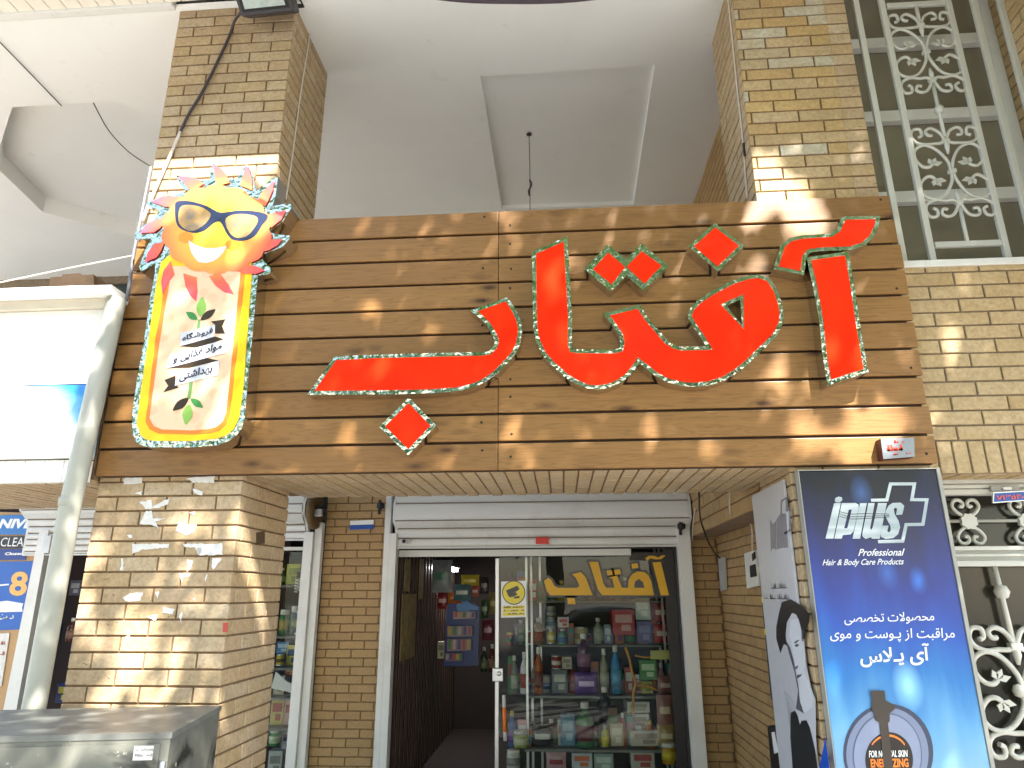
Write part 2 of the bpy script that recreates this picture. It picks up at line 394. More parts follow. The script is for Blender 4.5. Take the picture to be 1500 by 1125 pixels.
def write(mb, s, bl, br, tl, m=0, bold=0.0, fa=False, tr=None):
    """letters filling the sheet patch whose corners are bottom-left, bottom-right, top-left (3D)"""
    V, P = glyphs(shape(s) if fa else s, bold); bl, br, tl = Vector(bl), Vector(br), Vector(tl)
    tr = Vector(tr) if tr is not None else br+(tl-bl)
    n = (br-bl).cross(tl-bl).normalized()*0.00025
    return mb.raw([bl*(1-x)*(1-y)+br*x*(1-y)+tl*(1-x)*y+tr*x*y+n*k for x, y, k in V], P, m)

def illegible(mb, a, c, h, m=0, w=0.0035):
    """a line of print too small or worn to be read: a run of joined strokes"""
    a, c = Vector(a), Vector(c); L = (c-a).length; d = (c-a)/L; x = 0; up = Vector((0, 0, 1)); rr = random.Random(int(a.x*1000)+int(a.z*977))
    while x < L-h*.3:
        st = rr.uniform(.4, 1.1)*h; q = a+d*x
        if rr.random() < .78:
            mb.prism([q, q+d*st, q+d*st+up*w, q+up*w], (0, .0004, 0), m)
            for _ in range(rr.randint(1, 3)):
                p = q+d*rr.uniform(0, st); hh = rr.uniform(.4, 1.0)*h; mb.prism([p, p+d*w, p+d*w*.7+up*hh, p-d*w*.3+up*hh], (0, .0004, 0), m)
            if rr.random() < .5: p = q+d*rr.uniform(0, st)+up*h*rr.choice((-.3, 1.15)); mb.prism([p, p+d*w, p+d*w+up*w, p+up*w], (0, .0004, 0), m)
        x += st+h*.12
    return mb
# ------------------------------------------------------------ bricks
def bricks(mb, O, U, V, N, w, h, bl=0.25, pitch=0.0715, j=0.009, th=0.02, off=0.0, m=0, mm=1, v0=0.0, stack=False, jit=0.0012, skip=None):
    """courses of single bricks over the w x h rectangle at O (U along, V up, N outward); every brick its own island"""
    O, U, V, N = Vector(O), Vector(U).normalized(), Vector(V).normalized(), Vector(N).normalized()
    b = 0.0025
    mb.face([O+N*(-0.009), O+U*w+N*(-0.009), O+U*w+V*h+N*(-0.009), O+V*h+N*(-0.009)], mm)
    r = 0; y = -v0
    while y < h:
        ya, yb = max(0, y+j/2), min(h, y+pitch-j/2)
        x = -(bl if stack else bl*(0.5 if r % 2 else 1.0)) - off
        while x < w:
            xa = x+j/2 if x > 0.001 else 0.0; xb = x+bl-j/2 if x+bl < w-0.001 else w
            if xb-xa > 0.012 and yb-ya > 0.006 and not (skip and skip((xa+xb)/2, (ya+yb)/2)):
                q = N*random.uniform(-jit, jit); e = [random.uniform(-jit, jit)*0.6 for _ in range(2)]
                c = [O+U*xa+V*(ya+e[0]), O+U*xb+V*(ya+e[1]), O+U*xb+V*(yb+e[1]), O+U*xa+V*(yb+e[0])]
                ci = [O+U*(xa+b)+V*(ya+b+e[0]), O+U*(xb-b)+V*(ya+b+e[1]), O+U*(xb-b)+V*(yb-b+e[1]), O+U*(xa+b)+V*(yb-b+e[0])]
                vs = [p-N*th for p in c]+[p-N*b+q for p in c]+[p+q for p in ci]
                mb.raw(vs, [(8, 9, 10, 11)]+[(4+i, 4+(i+1) % 4, 8+(i+1) % 4, 8+i) for i in range(4)]+[(i, (i+1) % 4, 4+(i+1) % 4, 4+i) for i in range(4)], m)
            x += bl
        r += 1; y += pitch
    return mb

# ------------------------------------------------------------ ground
def ground_mat():
    t = NT('pavers'); v = t.coord(); b = t.add("ShaderNodeTexBrick"); b.inputs['Scale'].default_value = 2.5; t.link(v, b.inputs['Vector'])
    b.inputs['Color1'].default_value = hexc('aeaca6')+(1,); b.inputs['Color2'].default_value = hexc('a4a29c')+(1,); b.inputs['Mortar'].default_value = hexc('77716a')+(1,)
    n = t.noise(v, 1.2, 5); t.base(t.mix(t.ramp(n, [(0.4, 0.0), (0.8, 0.4)]), b.outputs[0], hexc('86847e'))); t.set(Roughness=0.8); return t.m
M['pavers'] = ground_mat(); M['asphalt'] = plain('asphalt', (0.25, 0.245, 0.235), 0.9, var=0.2, scale=40); M['earth'] = plain('dry_earth', (0.36, 0.32, 0.26), 0.95, var=0.2, scale=0.4)
M['kerb'] = plain('kerb_stone', hexc('b5b1a8'), 0.8)
struct(MB().face([(-120, -120, -0.20), (120, -120, -0.20), (120, 120, -0.20), (-120, 120, -0.20)]).build('ground', 'earth'))
struct(MB().box((-60, -3.4, -0.19), (60, 6.0, 0.0)).build('pavement', 'pavers'))
struct(MB().face([(-60, -12, -0.15), (60, -12, -0.15), (60, -3.6, -0.15), (-60, -3.6, -0.15)]).build('road', 'asphalt'))
struct(MB().box((-60, -3.6, -0.19), (60, -3.402, 0.01)).build('kerb', 'kerb'))

# ------------------------------------------------------------ the brick arcade
X1, X2 = -2.28, -1.55            # left pillar
X3, X4 = 1.055, 1.672            # right pillar
YF, YB = 3.25, 3.85              # front and back of the pillars
YW = 6.0                         # back wall with the shop fronts
ZC = EYE+3.45                    # ceiling
ZSO = EYE+0.56                   # underside of the beam behind the sign
EX, EY, EZ = Vector((1, 0, 0)), Vector((0, 1, 0)), Vector((0, 0, 1))
arc = thing('arcade_building', 'yellow brick arcade with a tall white ceiling, brick pillars and recessed shop fronts', 'building', (0, 3.25, 0))
b = MB(); PV = 0.0635
bricks(b, (X1, YF, 0), EX, EZ, -EY, X2-X1, ZC, v0=PV, off=0.017)
bricks(b, (X2, YF+0.0202, 0), EY, EZ, EX, YB-YF-0.02, ZC, v0=PV, off=0.09)
bricks(b, (X1, YB, 0), -EY, EZ, -EX, YB-YF-0.0202, ZC, v0=PV)
b.box((X1+0.011, YF+0.011, 0), (X2-0.011, YB, ZC), 1)
pillar_l = b.build('pillar', ['brick', 'mortar'], arc)
pillar_l['label'] = 'brick pillar with torn paper scraps'
b = MB()
for z0, z1, k in ((0, 2.15, 0), (2.15, ZC, 2)):
    bricks(b, (X3, YF, z0), EX, EZ, -EY, 0.503, z1-z0, pitch=0.0705, v0=(0.02 if k == 0 else 0.0), off=0.10, m=k)
    bricks(b, (X3+0.503, YF, z0), EX, EZ, -EY, X4-X3-0.503, z1-z0, bl=0.114, pitch=0.0705, v0=(0.02 if k == 0 else 0.0), m=0, stack=True)
    bricks(b, (X3, 3.76, z0), -EY, EZ, -EX, 0.49, z1-z0, pitch=0.0705, v0=(0.02 if k == 0 else 0.0), m=0)
b.box((X3+0.011, YF+0.011, 0), (X4-0.001, 3.76, ZC), 1)
b.build('pillar', ['brick', 'mortar', 'brick_mixed'], arc)
b = MB(); bricks(b, (X2, YF, ZSO), EY, EX, -EZ, 0.86, X3-X2, v0=0.01, off=0.03)
b.box((X2-0.1, YF+0.012, ZSO+0.012), (X3+0.1, 4.105, EYE+1.86), 1)
b.build('beam', ['brick', 'mortar'], arc)
# ceiling with a rectangular and an octagonal sunk panel
rect = [Vector((x, y, ZC)) for x, y in ((-0.495, 3.95), (0.705, 3.93), (0.73, 5.7), (-0.495, 5.68))]
octo = [atz(x, y, ZC) for x, y in ((0, 250), (0, 214), (18, 157), (170, 148), (240, 178))]+[Vector((-2.62, 4.75, ZC)), Vector((-2.7, 5.5, ZC)), Vector((-3.3, 6.0, ZC))]+[atz(x, y, ZC) for x, y in ((197, 347), (63, 311))]
b = MB(); outer = [Vector(p) for p in ((-7, 3.2, ZC), (2.0, 3.2, ZC), (2.0, 6.95, ZC), (-7, 6.95, ZC))]
loops = [outer, rect, octo]; b.raw([p for l in loops for p in l], tessellate_polygon(loops))
b.box((-7, 3.2, ZC+0.3), (2.0, 6.95, ZC+0.32))
ceil = b.build('ceiling', 'plaster', arc)
for pts, d in ((rect, 0.038), (octo, 0.16)):
    b = MB(); n = len(pts); up = Vector((0, 0, d))
    for i in range(n): b.face((pts[i], pts[(i+1) % n], pts[(i+1) % n]+up, pts[i]+up))
    b.face([p+up for p in pts]); b.build('sunk_panel', 'plaster', ceil)
b = MB(); x = -7.0
while x < 4.2:
    b.box((x, 2.58, ZC-0.018), (x+0.098, 3.165, ZC+0.02), 0, 0.003); x += 0.104
b.box((-7, 2.58, ZC), (4.2, 3.165, ZC+0.03), 1)
b.build('siding_soffit', ['siding', 'mortar_grey'], arc)
MB().box((-7, 3.163, ZC-0.035), (X1, 3.215, ZC+0.03), 0, 0.006).build('soffit_trim', 'enamel', arc)
b = MB(); b.box((-7, 2.46, ZC-0.03), (4.3, 2.578, 9.0)); b.box((-7, 2.58, ZC+0.4), (4.3, 7.2, 9.0)); b.build('upper_storey', 'brick_pale', arc)
# side wall of the recess, ledge and back wall
b = MB(); bricks(b, (1.28, YW, 0), -EY, EZ, -EX, 2.3, ZC, bl=0.215, pitch=0.0668); b.box((1.29, 3.7, 0), (1.5, 9.6, ZC), 1)
b.build('side_wall', ['brick_back', 'mortar'], arc)
b = MB(); bricks(b, (1.07, YW, EYE+0.445), -EY, EZ, -EX, 2.15, 0.36, bl=0.215, pitch=0.09)
b.box((1.08, 3.85, EYE+0.445), (1.279, YW-0.002, EYE+0.80), 2); b.build('ledge', ['brick_back', 'mortar', 'brown_box'], arc)
b = MB(); bricks(b, (-2.062, YW, 0), EX, EZ, -EY, 0.545, ZC, bl=0.215, pitch=0.0668, v0=0.02, off=0.03)
bricks(b, (1.052, YW, 0), EX, EZ, -EY, 0.226, ZC, bl=0.215, pitch=0.0668, v0=0.02)
b.box((-2.062, YW+0.011, 0), (-1.52, YW+0.2, ZC), 1); b.box((1.052, YW+0.011, 0), (1.28, YW+0.2, ZC), 1)
b.box((-1.519, YW+0.02, EYE+0.83), (1.051, YW+0.2, ZC), 2); b.box((-2.6, YW+0.02, EYE+0.86), (-2.063, YW+0.2, ZC), 2)
b.build('back_wall', ['brick_back', 'mortar', 'plaster_in'], arc)
b = MB(); b.box((-7, 6.8, 2.0), (-2.2, 6.95, ZC), 0)
cw = b.build('window', 'pane_green', arc); b = MB()
for xx in (-5.2, -4.0, -2.95): b.box((xx, 6.76, 2.0), (xx+0.06, 6.799, ZC-0.002))
b.box((-7, 6.77, EYE+3.36), (-2.2, 6.799, ZC-0.001)); b.build('frame', 'mortar_grey', cw)
# neighbour's beam on the left: underside of bricks
ZN = EYE+0.52
b = MB(); bricks(b, (-6.0, 3.2, ZN), EY, EX, -EZ, 0.95, 3.71, v0=0.02); b.box((-6.0, 3.212, ZN+0.012), (X1-0.01, 4.14, EYE+1.44), 1)
b.build('beam', ['brick', 'mortar'], arc)
# wall to the right with its soldier course, and window above it
ZR0, ZR1 = EYE+0.513, EYE+1.545
b = MB(); bricks(b, (X4+0.001, YF, EYE+0.668), EX, EZ, -EY, 3.6, ZR1-EYE-0.668, bl=0.255, pitch=0.0705, v0=0.0, off=0.10)
bricks(b, (X4+0.001, YF, ZR0), EX, EZ, -EY, 3.6, 0.155, bl=0.0705, pitch=0.155, stack=True, off=0.02)
bricks(b, (X4+0.001, YF+0.0202, ZR0), EY, EX, -EZ, 0.24, 3.6, bl=0.24, pitch=0.0705)
b.box((X4+0.001, YF+0.012, ZR0+0.012), (5.27, 3.52, ZR1-0.001), 1)
b.build('front_wall', ['brick_pale', 'mortar_grey'], arc)
b = MB(); bricks(b, (2.56, 3.46, EYE+1.56), -EY, EZ, -EX, 1.0, 3.6, bl=0.25, pitch=0.0705, m=0); bricks(b, (2.5802, 2.46, EYE+1.56), EX, EZ, -EY, 2.6, 3.6, bl=0.25, pitch=0.0705); bricks(b, (2.5802, 2.4802, EYE+1.56), EY, EX, -EZ, .75, 2.6, bl=0.25, pitch=0.0705); b.box((2.571, 2.472, EYE+1.572), (5.18, 3.46, ZC), 1)
b.build('pier', ['brick_pale', 'mortar_grey'], arc)

# ------------------------------------------------------------ wrought-iron scrolls
ORN = [[(.50,.20),(.62,.13),(.78,.17),(.94,.36),(.90,.62),(.64,.76),(.32,.64),(.08,.30),(.03,0),(.08,-.30),(.32,-.64),(.64,-.76),(.90,-.62),(.94,-.36),(.78,-.17),(.62,-.13),(.50,-.20)],
       [(.02,.86),(.16,.80),(.36,.80),(.60,.78),(.82,.86),(.93,1.04),(.84,1.22),(.66,1.22),(.62,1.06),(.72,1.00)],
       [(.02,.84),(.08,1.02),(.20,1.18),(.38,1.24),(.50,1.16),(.46,1.04),(.34,1.04)],
       [(.02,-.86),(.16,-.80),(.36,-.80),(.60,-.78),(.82,-.86),(.93,-1.04),(.84,-1.22),(.66,-1.22),(.62,-1.06),(.72,-1.00)],
       [(.02,-.84),(.08,-1.02),(.20,-1.18),(.38,-1.24),(.50,-1.16),(.46,-1.04),(.34,-1.04)]]
def ornament(mb, cx, cz, y, hw, hh, r):
    for sx in (-1, 1):
        for path in ORN:
            pts = smooth([(cx+sx*px*hw, y-0.004*(i % 2), cz+pz*hh) for i, (px, pz) in enumerate(path)], 5)
            mb.tube(pts, r, 6)
        for pz in (.20, -.20):      # leaves at the ends of the big scrolls
            s = 1 if pz > 0 else -1; c = Vector((cx+sx*.50*hw, y-0.004, cz+pz*hh))
            for ang, L in ((0.25, .30), (1.05, .26), (1.9, .22)):
                d = Vector((-sx*cos(ang), 0, s*sin(ang))); e = c+Vector((d.x*L*hw, 0, d.z*L*hw)); w = Vector((-d.z, 0, d.x))*(0.075*hw)
                m_ = (c+e)/2; mb.prism([c, m_+w, e, m_-w], (0, 0.008, 0))
    mb.tube([(cx, y, cz+.5*hh), (cx, y-.004, cz+.70*hh), (cx, y, cz+1.0*hh)], [r*0.6, r*1.7, r*0.9], 6)
    mb.tube([(cx, y, cz-.5*hh), (cx, y-.004, cz-.70*hh), (cx, y, cz-1.0*hh)], [r*0.6, r*1.7, r*0.9], 6)
    for dz in (0, .86, -.86): mb.box((cx-r*2.2, y-r*1.5, cz+dz*hh-r*1.3), (cx+r*2.2, y+r*1.5, cz+dz*hh+r*1.3), 0, r*0.4)
YG = 3.30
win = MB().box((X4+0.01, 3.455, ZR1), (2.56, 3.475, ZC+0.3)).build('window', 'pane', arc)
win['label'] = 'dark curtained window behind a white iron grille'
b = MB(); k = YG
for zc, hgt in ((.748, .034), (.895, .034), (.597, .034), (1.05, .034)):
    b.box((X4+0.012, 3.405, EYE+zc*3.42-hgt), (2.555, 3.452, EYE+zc*3.42+hgt), 0, 0.004)
b.box((X4+0.002, YF-0.012, ZR1), (5.27, 3.455, ZR1+0.035), 0, 0.004); b.box((2.50, 3.40, ZR1+0.036), (2.558, 3.453, ZC), 0, 0.004)
b.build('frame', 'enamel', win)
b = MB(); zt = EYE+1.02*k
for xr in (.533, .576, .686, .728, .771): b.box((xr*k-0.016, k-0.012, ZR1+0.036), (xr*k+0.016, k+0.012, zt+0.4), 0, 0.005)
for zr in (.512, .974): b.box((.578*k+0.016, k-0.010, EYE+zr*k-0.016), (.686*k-0.016, k+0.010, EYE+zr*k+0.016), 0, 0.004)
xc = .6325*k
for cpx, cpy in ((1353, 77), (1395, 251)):
    c = at(cpx, cpy, k); ornament(b, xc, c.z, k, 0.186, 0.215, 0.0085)
c1, c2 = at(1353, 77, k).z, at(1395, 251, k).z
for za, zb_ in ((c1+0.21, EYE+.974*k), (c2+0.21, c1-0.21), (EYE+.512*k, c2-0.21)): b.tube([(xc, k, za), (xc, k, zb_)], 0.010, 8)
b.ball((xc, k-0.004, (c1+c2)/2), 0.026, 0, 8)
b.build('grille', 'iron', win)
# entrance door under the window, with its own scrolls
YD = 3.5
dr = MB().box((1.7, YD+0.03, 0.02), (5.2, YD+0.05, ZR0)).build('door', 'pane_dark', arc)
dr['label'] = 'dark glazed door with white scroll grille'
b = MB()
def zpx(y, x=1440): return at(x, y, YD).z
b.box((1.7, YD-0.06, zpx(726)), (5.2, YD+0.02, ZR0-0.002), 0, 0.004)
for ya, yb in ((702, 711), (713, 718), (719.5, 727)): b.box((1.7, YD-0.075, zpx(yb)), (5.2, YD-0.061, zpx(ya)), 0, 0.003)
for ya, yb in ((801, 807), (812, 816), (822, 830)): b.box((1.7, YD-0.055, zpx(yb)), (5.2, YD+0.02, zpx(ya)), 0, 0.003)
b.box((1.7, YD-0.03, zpx(824)), (5.2, YD+0.015, zpx(803)), 0)
b.build('frame', 'iron', dr)
b = MB(); b.tube([(1.7, YD, zpx(763)), (5.2, YD, zpx(763))], 0.008, 8)
for cx_ in (1418, 1503):
    c = at(cx_, 764, YD-0.01)
    for sx in (-1, 1):
        for sz in (-1, 1):
            b.tube(smooth([(c.x+sx*px*0.058, c.y, c.z+sz*pz*0.058) for px, pz in ((.1, .3), (.75, .75), (1.05, 1.25), (.85, 1.7), (.45, 1.75), (.18, 1.5), (.28, 1.2), (.52, 1.28))], 5), 0.0085, 7)
    pts = [(c.x+(0.034+0.006*(i % 2))*cos(i*pi/8), c.y-0.014, c.z+(0.034+0.006*(i % 2))*sin(i*pi/8)) for i in range(16)]; b.prism(pts, (0, 0.02, 0))
for k_ in (1, 2, 3):
    cq = at(1500, 1012, YD-0.01); cx2 = cq.x+.78*k_; hq = abs(cq.x-at(1424, 960, YD-0.01).x)/.92; ornament(b, cx2, cq.z, YD-0.01, hq, hq*1.02, 0.012); b.tube([(cx2, YD-.01, 0.05), (cx2, YD-.01, cq.z-hq)], .012, 8); b.tube([(cx2, YD-.01, cq.z+hq), (cx2, YD-.01, zpx(830))], .012, 8)
c = at(1500, 1012, YD-0.01); hw = abs(c.x-at(1424, 960, YD-0.01).x)/.92
for sx in (-1, 1): b.ball((c.x+sx*0.02, c.y, c.z), 0.03, 0, 8)
ornament(b, c.x, c.z, YD-0.01, hw, hw*1.02, 0.012)
b.tube([(c.x-0.02, YD-0.01, zpx(830)), (c.x-0.005, YD-0.01, c.z+hw)], 0.012, 8); b.ball((c.x-0.012, YD-0.012, at(1464, 867, YD).z), 0.035, 0, 8)
b.tube([(c.x, YD-0.01, c.z-hw), (c.x, YD-0.01, 0.05)], 0.012, 8)
b.build('grille', 'iron', dr)

# ------------------------------------------------------------ roller shutters and shop fronts (parts of the arcade)
def slat(mb, p0, p1, x0, x1, m=0):
    (y0, z0), (y1, z1) = p0, p1; d = Vector((y1-y0, z1-z0)); L = d.length; n = Vector((d.y, -d.x)).normalized()
    if n.x > 0: n = -n
    pr = []
    for i in range(7):
        t = i/6; e = 0.012*sin(pi*t)**0.6 if 0 < i < 6 else -0.006
        pr.append((y0+d.x*t+n.x*e, z0+d.y*t+n.y*e))
    mb.raw([(x, y, z) for x in (x0, x1) for y, z in pr], [(i, i+1, 8+i, 7+i) for i in range(6)], m, True)
def shutter(x0, x1, px, pys, label=None):
    """px: pixel column used for reading heights; pys: rows of the slat joints from the hood down"""
    z = [at(px, y, 5.86).z for y in pys]
    b = MB(); n = len(pys)
    ys = [5.97, 5.80, 5.80, 5.90]+[5.93]*(n-4)
    zz = [z[0]]+z[1:]
    for i in range(n-1): slat(b, (ys[i], zz[i]), (ys[i+1], zz[i+1]), x0, x1)
    for i in range(1, n-1): b.box((x0, ys[i]-.0045, zz[i]-.0035), (x1, ys[i]+.03, zz[i]+.0035), 1)
    b.box((x0, 5.905, zz[-1]-0.012), (x1, 5.945, zz[-1]-0.001), 0, 0.003)
    o = b.build('roller_shutter', ['enamel', 'mortar_grey'], arc)
    pr = [(ys[0], zz[0])]+[(ys[i], zz[i]) for i in range(1, n)]+[(5.98, zz[-1])]
    for xe, w in ((x0-0.002, -0.02), (x1+0.002, 0.02)):
        MB().prism([(xe, y-0.004, z) for y, z in pr], (w, 0, 0)).build('end_plate', 'enamel', o, True)
    return o, zz
sh, shz = shutter(-1.40, 1.035, 780, (700, 736.5, 762, 772, 786.5, 799.5))
MB().box(tuple(at(785, 797, 5.91)+Vector((0, -.006, 0))), tuple(at(804, 787, 5.91)+Vector((0, .01, 0)))).build('red_tag', ink('red_sticker', 'cf2b22'), sh)
b = MB(); p = at(592, 793, 5.91); b.box(p+Vector((-.02, -.012, -.018)), p+Vector((.055, .008, .018)), 0, .003); b.ball(p+Vector((0, -.016, 0)), .016, 1, 8); b.build('lock_bracket', ['alu', 'gasket'], sh)
b = MB(); x0 = at(562, 800, 5.95).x
b.box((-1.515, 5.90, 0), (-1.465, 5.995, 3.1), 0, .004); b.box((-1.463, 5.89, 0), (-1.405, 5.995, at(600, 781, 5.89).z), 0, .004); b.build('guide_rail', 'enamel', sh)
b = MB(); b.box((0.945, 5.89, 0), (1.049, 5.995, at(1000, 762, 5.89).z), 0, .004); b.build('guide_rail', 'enamel', sh)
for px_, py_ in ((558, 741), (998, 771), (1007, 735)):
    b = MB(); p = at(px_, py_, 5.85); b.tube([p+Vector((-.03, 0, 0)), p+Vector((.03, 0, 0))], .022, 10); b.tube([p+Vector((-.012, 0, 0)), p+Vector((.012, 0, 0))], .034, 6)
    b.box(p+Vector((-.02, -.02, -.07)), p+Vector((.0, .02, .05)), 0, .004); b.build('axle_bolt', 'gasket', sh)

# the open sliding door and its glass
door = MB().box((-1.404, 6.0, at(700, 815, 6.0).z), (0.57, 6.05, at(700, 805, 6.0).z), 0, .004).build('shop_door', 'enamel', arc)
door['label'] = 'sliding glass shop door with white head rail'
b = MB(); zt_ = at(850, 805, 6.0).z
b.box((0.925, 5.998, 0), (0.944, 6.09, zt_+.03)); b.box((0.84, 6.0345, 0), (0.925, 6.06, zt_)); b.box((0.56, 6.0345, at(930, 821, 6).z), (0.839, 6.055, at(930, 809, 6).z)); b.box((-1.404, 5.999, zt_+.004), (0.944, 6.03, zt_+.034))
b.build('jamb', 'black_frame', door)
xg0, xg1 = at(731, 900, 6.04).x, 0.84
b = MB(); b.box((xg0-.03, 6.02, 0), (xg0, 6.06, at(730, 818, 6.04).z), 0, .004); b.build('stile', 'alu', door)
b = MB(); b.box((xg0+.001, 6.036, 0.1), (xg1-.001, 6.042, at(800, 816, 6.04).z)); b.build('glass', 'glass', door)
b = MB(); p = at(728, 988, 6.02); b.box(p+Vector((-.035, -.03, -.05)), p+Vector((.05, .0, .05)), 0, .006); b.lathe(p+Vector((.02, -.03, .01)), [(.018, 0), (.018, -.012), (.008, -.014)], 12, 0, 'y'); b.build('lock', 'alu', door)
p0, p1 = at(740, 1085, 6.02), at(738, 1018, 6.02); b = MB(); b.tube([p0, p1], .014, 8); q0, q1 = at(739.5, 1072, 6.02), at(738.5, 1036, 6.02)
b.tube([q0, q1], .0155, 8, 1); b.build('pull_handle', ['enamel', 'orange'], door)
# yellow word on the glass: آفتاب
YT = 6.033
gl = [[(797,851),(803,846),(808,850),(812,858),(818,861),(846,861),(849,858),(844,847),(838,841),(851,838),(858,846),(868,872),(806,872),(801,866)],
      [(831,876),(842,876),(843,885),(832,885)],
      [(863,823),(876,823),(884,855),(888,861),(900,861),(897,848),(891,846),(904,843),(911,861),(920,861),(921,849),(926,841),(934,837),(944,838),(950,843),(954,852),(958,872),(882,872),(876,864)],
      [(888,836),(896,835),(898,842),(890,843)],[(899,835),(908,834),(910,841),(901,842)],
      [(925,826),(934,825),(935,832),(926,833)],
      [(956,824),(968,823),(980,872),(968,872)],
      [(945,818),(950,814),(958,814),(964,816.5),(969,813.5),(975,813.5),(969,819),(960,819.5),(953,818),(948,821)]]
b = MB(); b2 = MB()
for i, poly in enumerate(gl):
    P = [at(x, y, YT) for x, y in poly]
    holes = [[at(x, y, YT) for x, y in ((929,861),(930,852),(936,848),(942,853),(944,861))]] if i == 2 else []
    b.prism(P, (0, .002, 0), 0, 0, holes)
    if i < 7: b2.prism([v+Vector((0, .0025, 0)) for v in inset(P, -0.018)], (0, .0008, 0), 0, 0)
ltr = b2.build('lettering_outline', ink('black_vinyl', '120f0c'), door); b.build('lettering', ink('gold_vinyl', 'd9a514', 0.45), door)
# camera warning sticker on the glass
def quadbox(mb, pts, Y, th, m=0): return mb.prism([at(x, y, Y) for x, y in pts], (0, th, 0), m)
st = thing('warning_sticker', 'white and yellow sticker with a surveillance camera symbol on the glass door', 'sticker', tuple(at(752, 905, YT)))
b = MB(); quadbox(b, [(734, 852), (771, 850.5), (771, 904), (734, 905)], 6.0335, .001); b.build('sheet', 'white', st)
b = MB(); ye = ink('yellow_sticker', 'e3cd1f')
def disc(mb, cx, cy, r, Y, th=.0006, m=0, n=28): return mb.prism([at(cx, cy, Y)+Vector((r*cos(2*pi*i/n), 0, r*sin(2*pi*i/n))) for i in range(n)], (0, th, 0), m)
disc(b, 752.5, 868, .098, 6.0325, m=1); disc(b, 752.5, 868, .090, 6.0318)
for k in range(3): quadbox(b, [(736.5, 888+k*5), (768.5, 887+k*5), (768.5, 891.4+k*5), (736.5, 892.2+k*5)], 6.0325, .0006)
quadbox(b, [(741, 865), (758, 858), (761, 863), (757, 866), (744, 871)], 6.031, .0005, 1); quadbox(b, [(743, 871), (755, 867), (758, 871), (752, 874), (747, 875)], 6.031, .0005, 1)
quadbox(b, [(753, 874), (761, 873), (761, 876), (753, 877)], 6.031, .0005, 1)
for y_ in (890.5, 895.5, 900.3): illegible(b, at(738, y_, 6.0318), at(767.5, y_-.8, 6.0318), .014, 1)
b.build('print', [ye, 'black'], st)
# rooms behind the glass
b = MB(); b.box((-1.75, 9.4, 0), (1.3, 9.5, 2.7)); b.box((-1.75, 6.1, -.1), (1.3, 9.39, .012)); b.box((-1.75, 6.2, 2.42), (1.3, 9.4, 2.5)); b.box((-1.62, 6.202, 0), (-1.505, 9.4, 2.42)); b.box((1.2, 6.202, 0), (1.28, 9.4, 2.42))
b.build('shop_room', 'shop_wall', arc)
b = MB(); b.box((-1.504, 6.1, 0), (-1.44, 9.3, 2.41)); y = 6.14
while y < 9.2:
    b.box((-1.439, y, 0), (-1.41, y+.05, 2.40), 0, .004); b.box((-1.412, y+.054, 0), (-1.408, y+.059, 2.40), 1); y += 0.16
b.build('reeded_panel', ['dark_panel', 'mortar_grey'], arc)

# left-hand shop window
sh2, z2 = shutter(-2.9, -2.21, 440, (700, 739, 753, 768, 778, 789))
b = MB(); p = at(466, 747, 5.88); b.lathe(p+Vector((-.045, 0, 0)), [(.165, 0), (.165, .03), (.15, .05)], 24, 0, 'x'); b.build('drum_end', plain('rusty_steel', hexc('6b5535'), .7, 0.3, .3), sh2)
b = MB(); b.tube([at(462, 748, 5.8), at(474, 741, 5.85)], .03, 8); b.box(at(463, 751, 5.78)+Vector((-.03, 0, -.03)), at(463, 751, 5.78)+Vector((.05, .03, .03)), 1, .004); b.build('axle_bolt', ['gasket', 'alu'], sh2)
b = MB(); b.box((-2.215, 5.90, 0), (-2.135, 5.999, at(465, 779, 5.9).z), 0, .004); b.box((-2.133, 5.93, 0), (-2.068, 5.998, at(480, 765, 5.93).z), 0, .004); b.build('guide_rail', 'enamel', sh2)
w2 = MB().box((-3.4, 6.02, 0.1), (-2.2, 6.026, at(440, 806, 6.02).z)).build('window', 'glass', arc)
b = MB(); b.box((-3.4, 6.0, at(440, 806, 6.0).z), (-2.2, 6.05, at(440, 801, 6.0).z)); b.build('frame', 'enamel', w2)
b = MB(); b.box((-3.4, 7.0, 0), (-1.76, 7.05, 2.6)); b.box((-3.4, 6.1, 2.3), (-1.76, 7.0, 2.35)); b.box((-1.80, 6.201, 0), (-1.75, 7.0, 2.3)); b.build('shop_room', plain('grey_shop_back', hexc('6c706a'), .7), arc)
# far left shop front
sh3, z3 = shutter(at(37, 760, 5.86).x, -2.98, 80, (715, 738, 748, 760, 770, 780, 789, 798, 807, 811))
b = MB(); b.prism([at(58, 777, 5.9), at(71, 777, 5.9), at(23, 1045, 5.9), at(2, 1053, 5.9)], (0, .09, 0), 0); b.build('guide_rail', 'enamel', sh3, True)
b = MB(); p = at(67, 800, 5.9); b.box(p+Vector((-.02, -.02, -.06)), p+Vector((.05, .02, .09)), 0, .004); b.build('lock_bracket', 'alu', sh3)
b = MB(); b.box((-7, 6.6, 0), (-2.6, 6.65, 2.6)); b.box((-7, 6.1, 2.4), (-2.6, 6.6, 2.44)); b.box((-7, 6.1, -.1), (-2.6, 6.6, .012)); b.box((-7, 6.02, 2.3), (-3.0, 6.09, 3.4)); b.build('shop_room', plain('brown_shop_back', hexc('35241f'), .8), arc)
w3 = MB().box((-4.1, 6.03, 0.1), (-3.42, 6.036, at(90, 812, 6.03).z)).build('window', 'glass', arc)

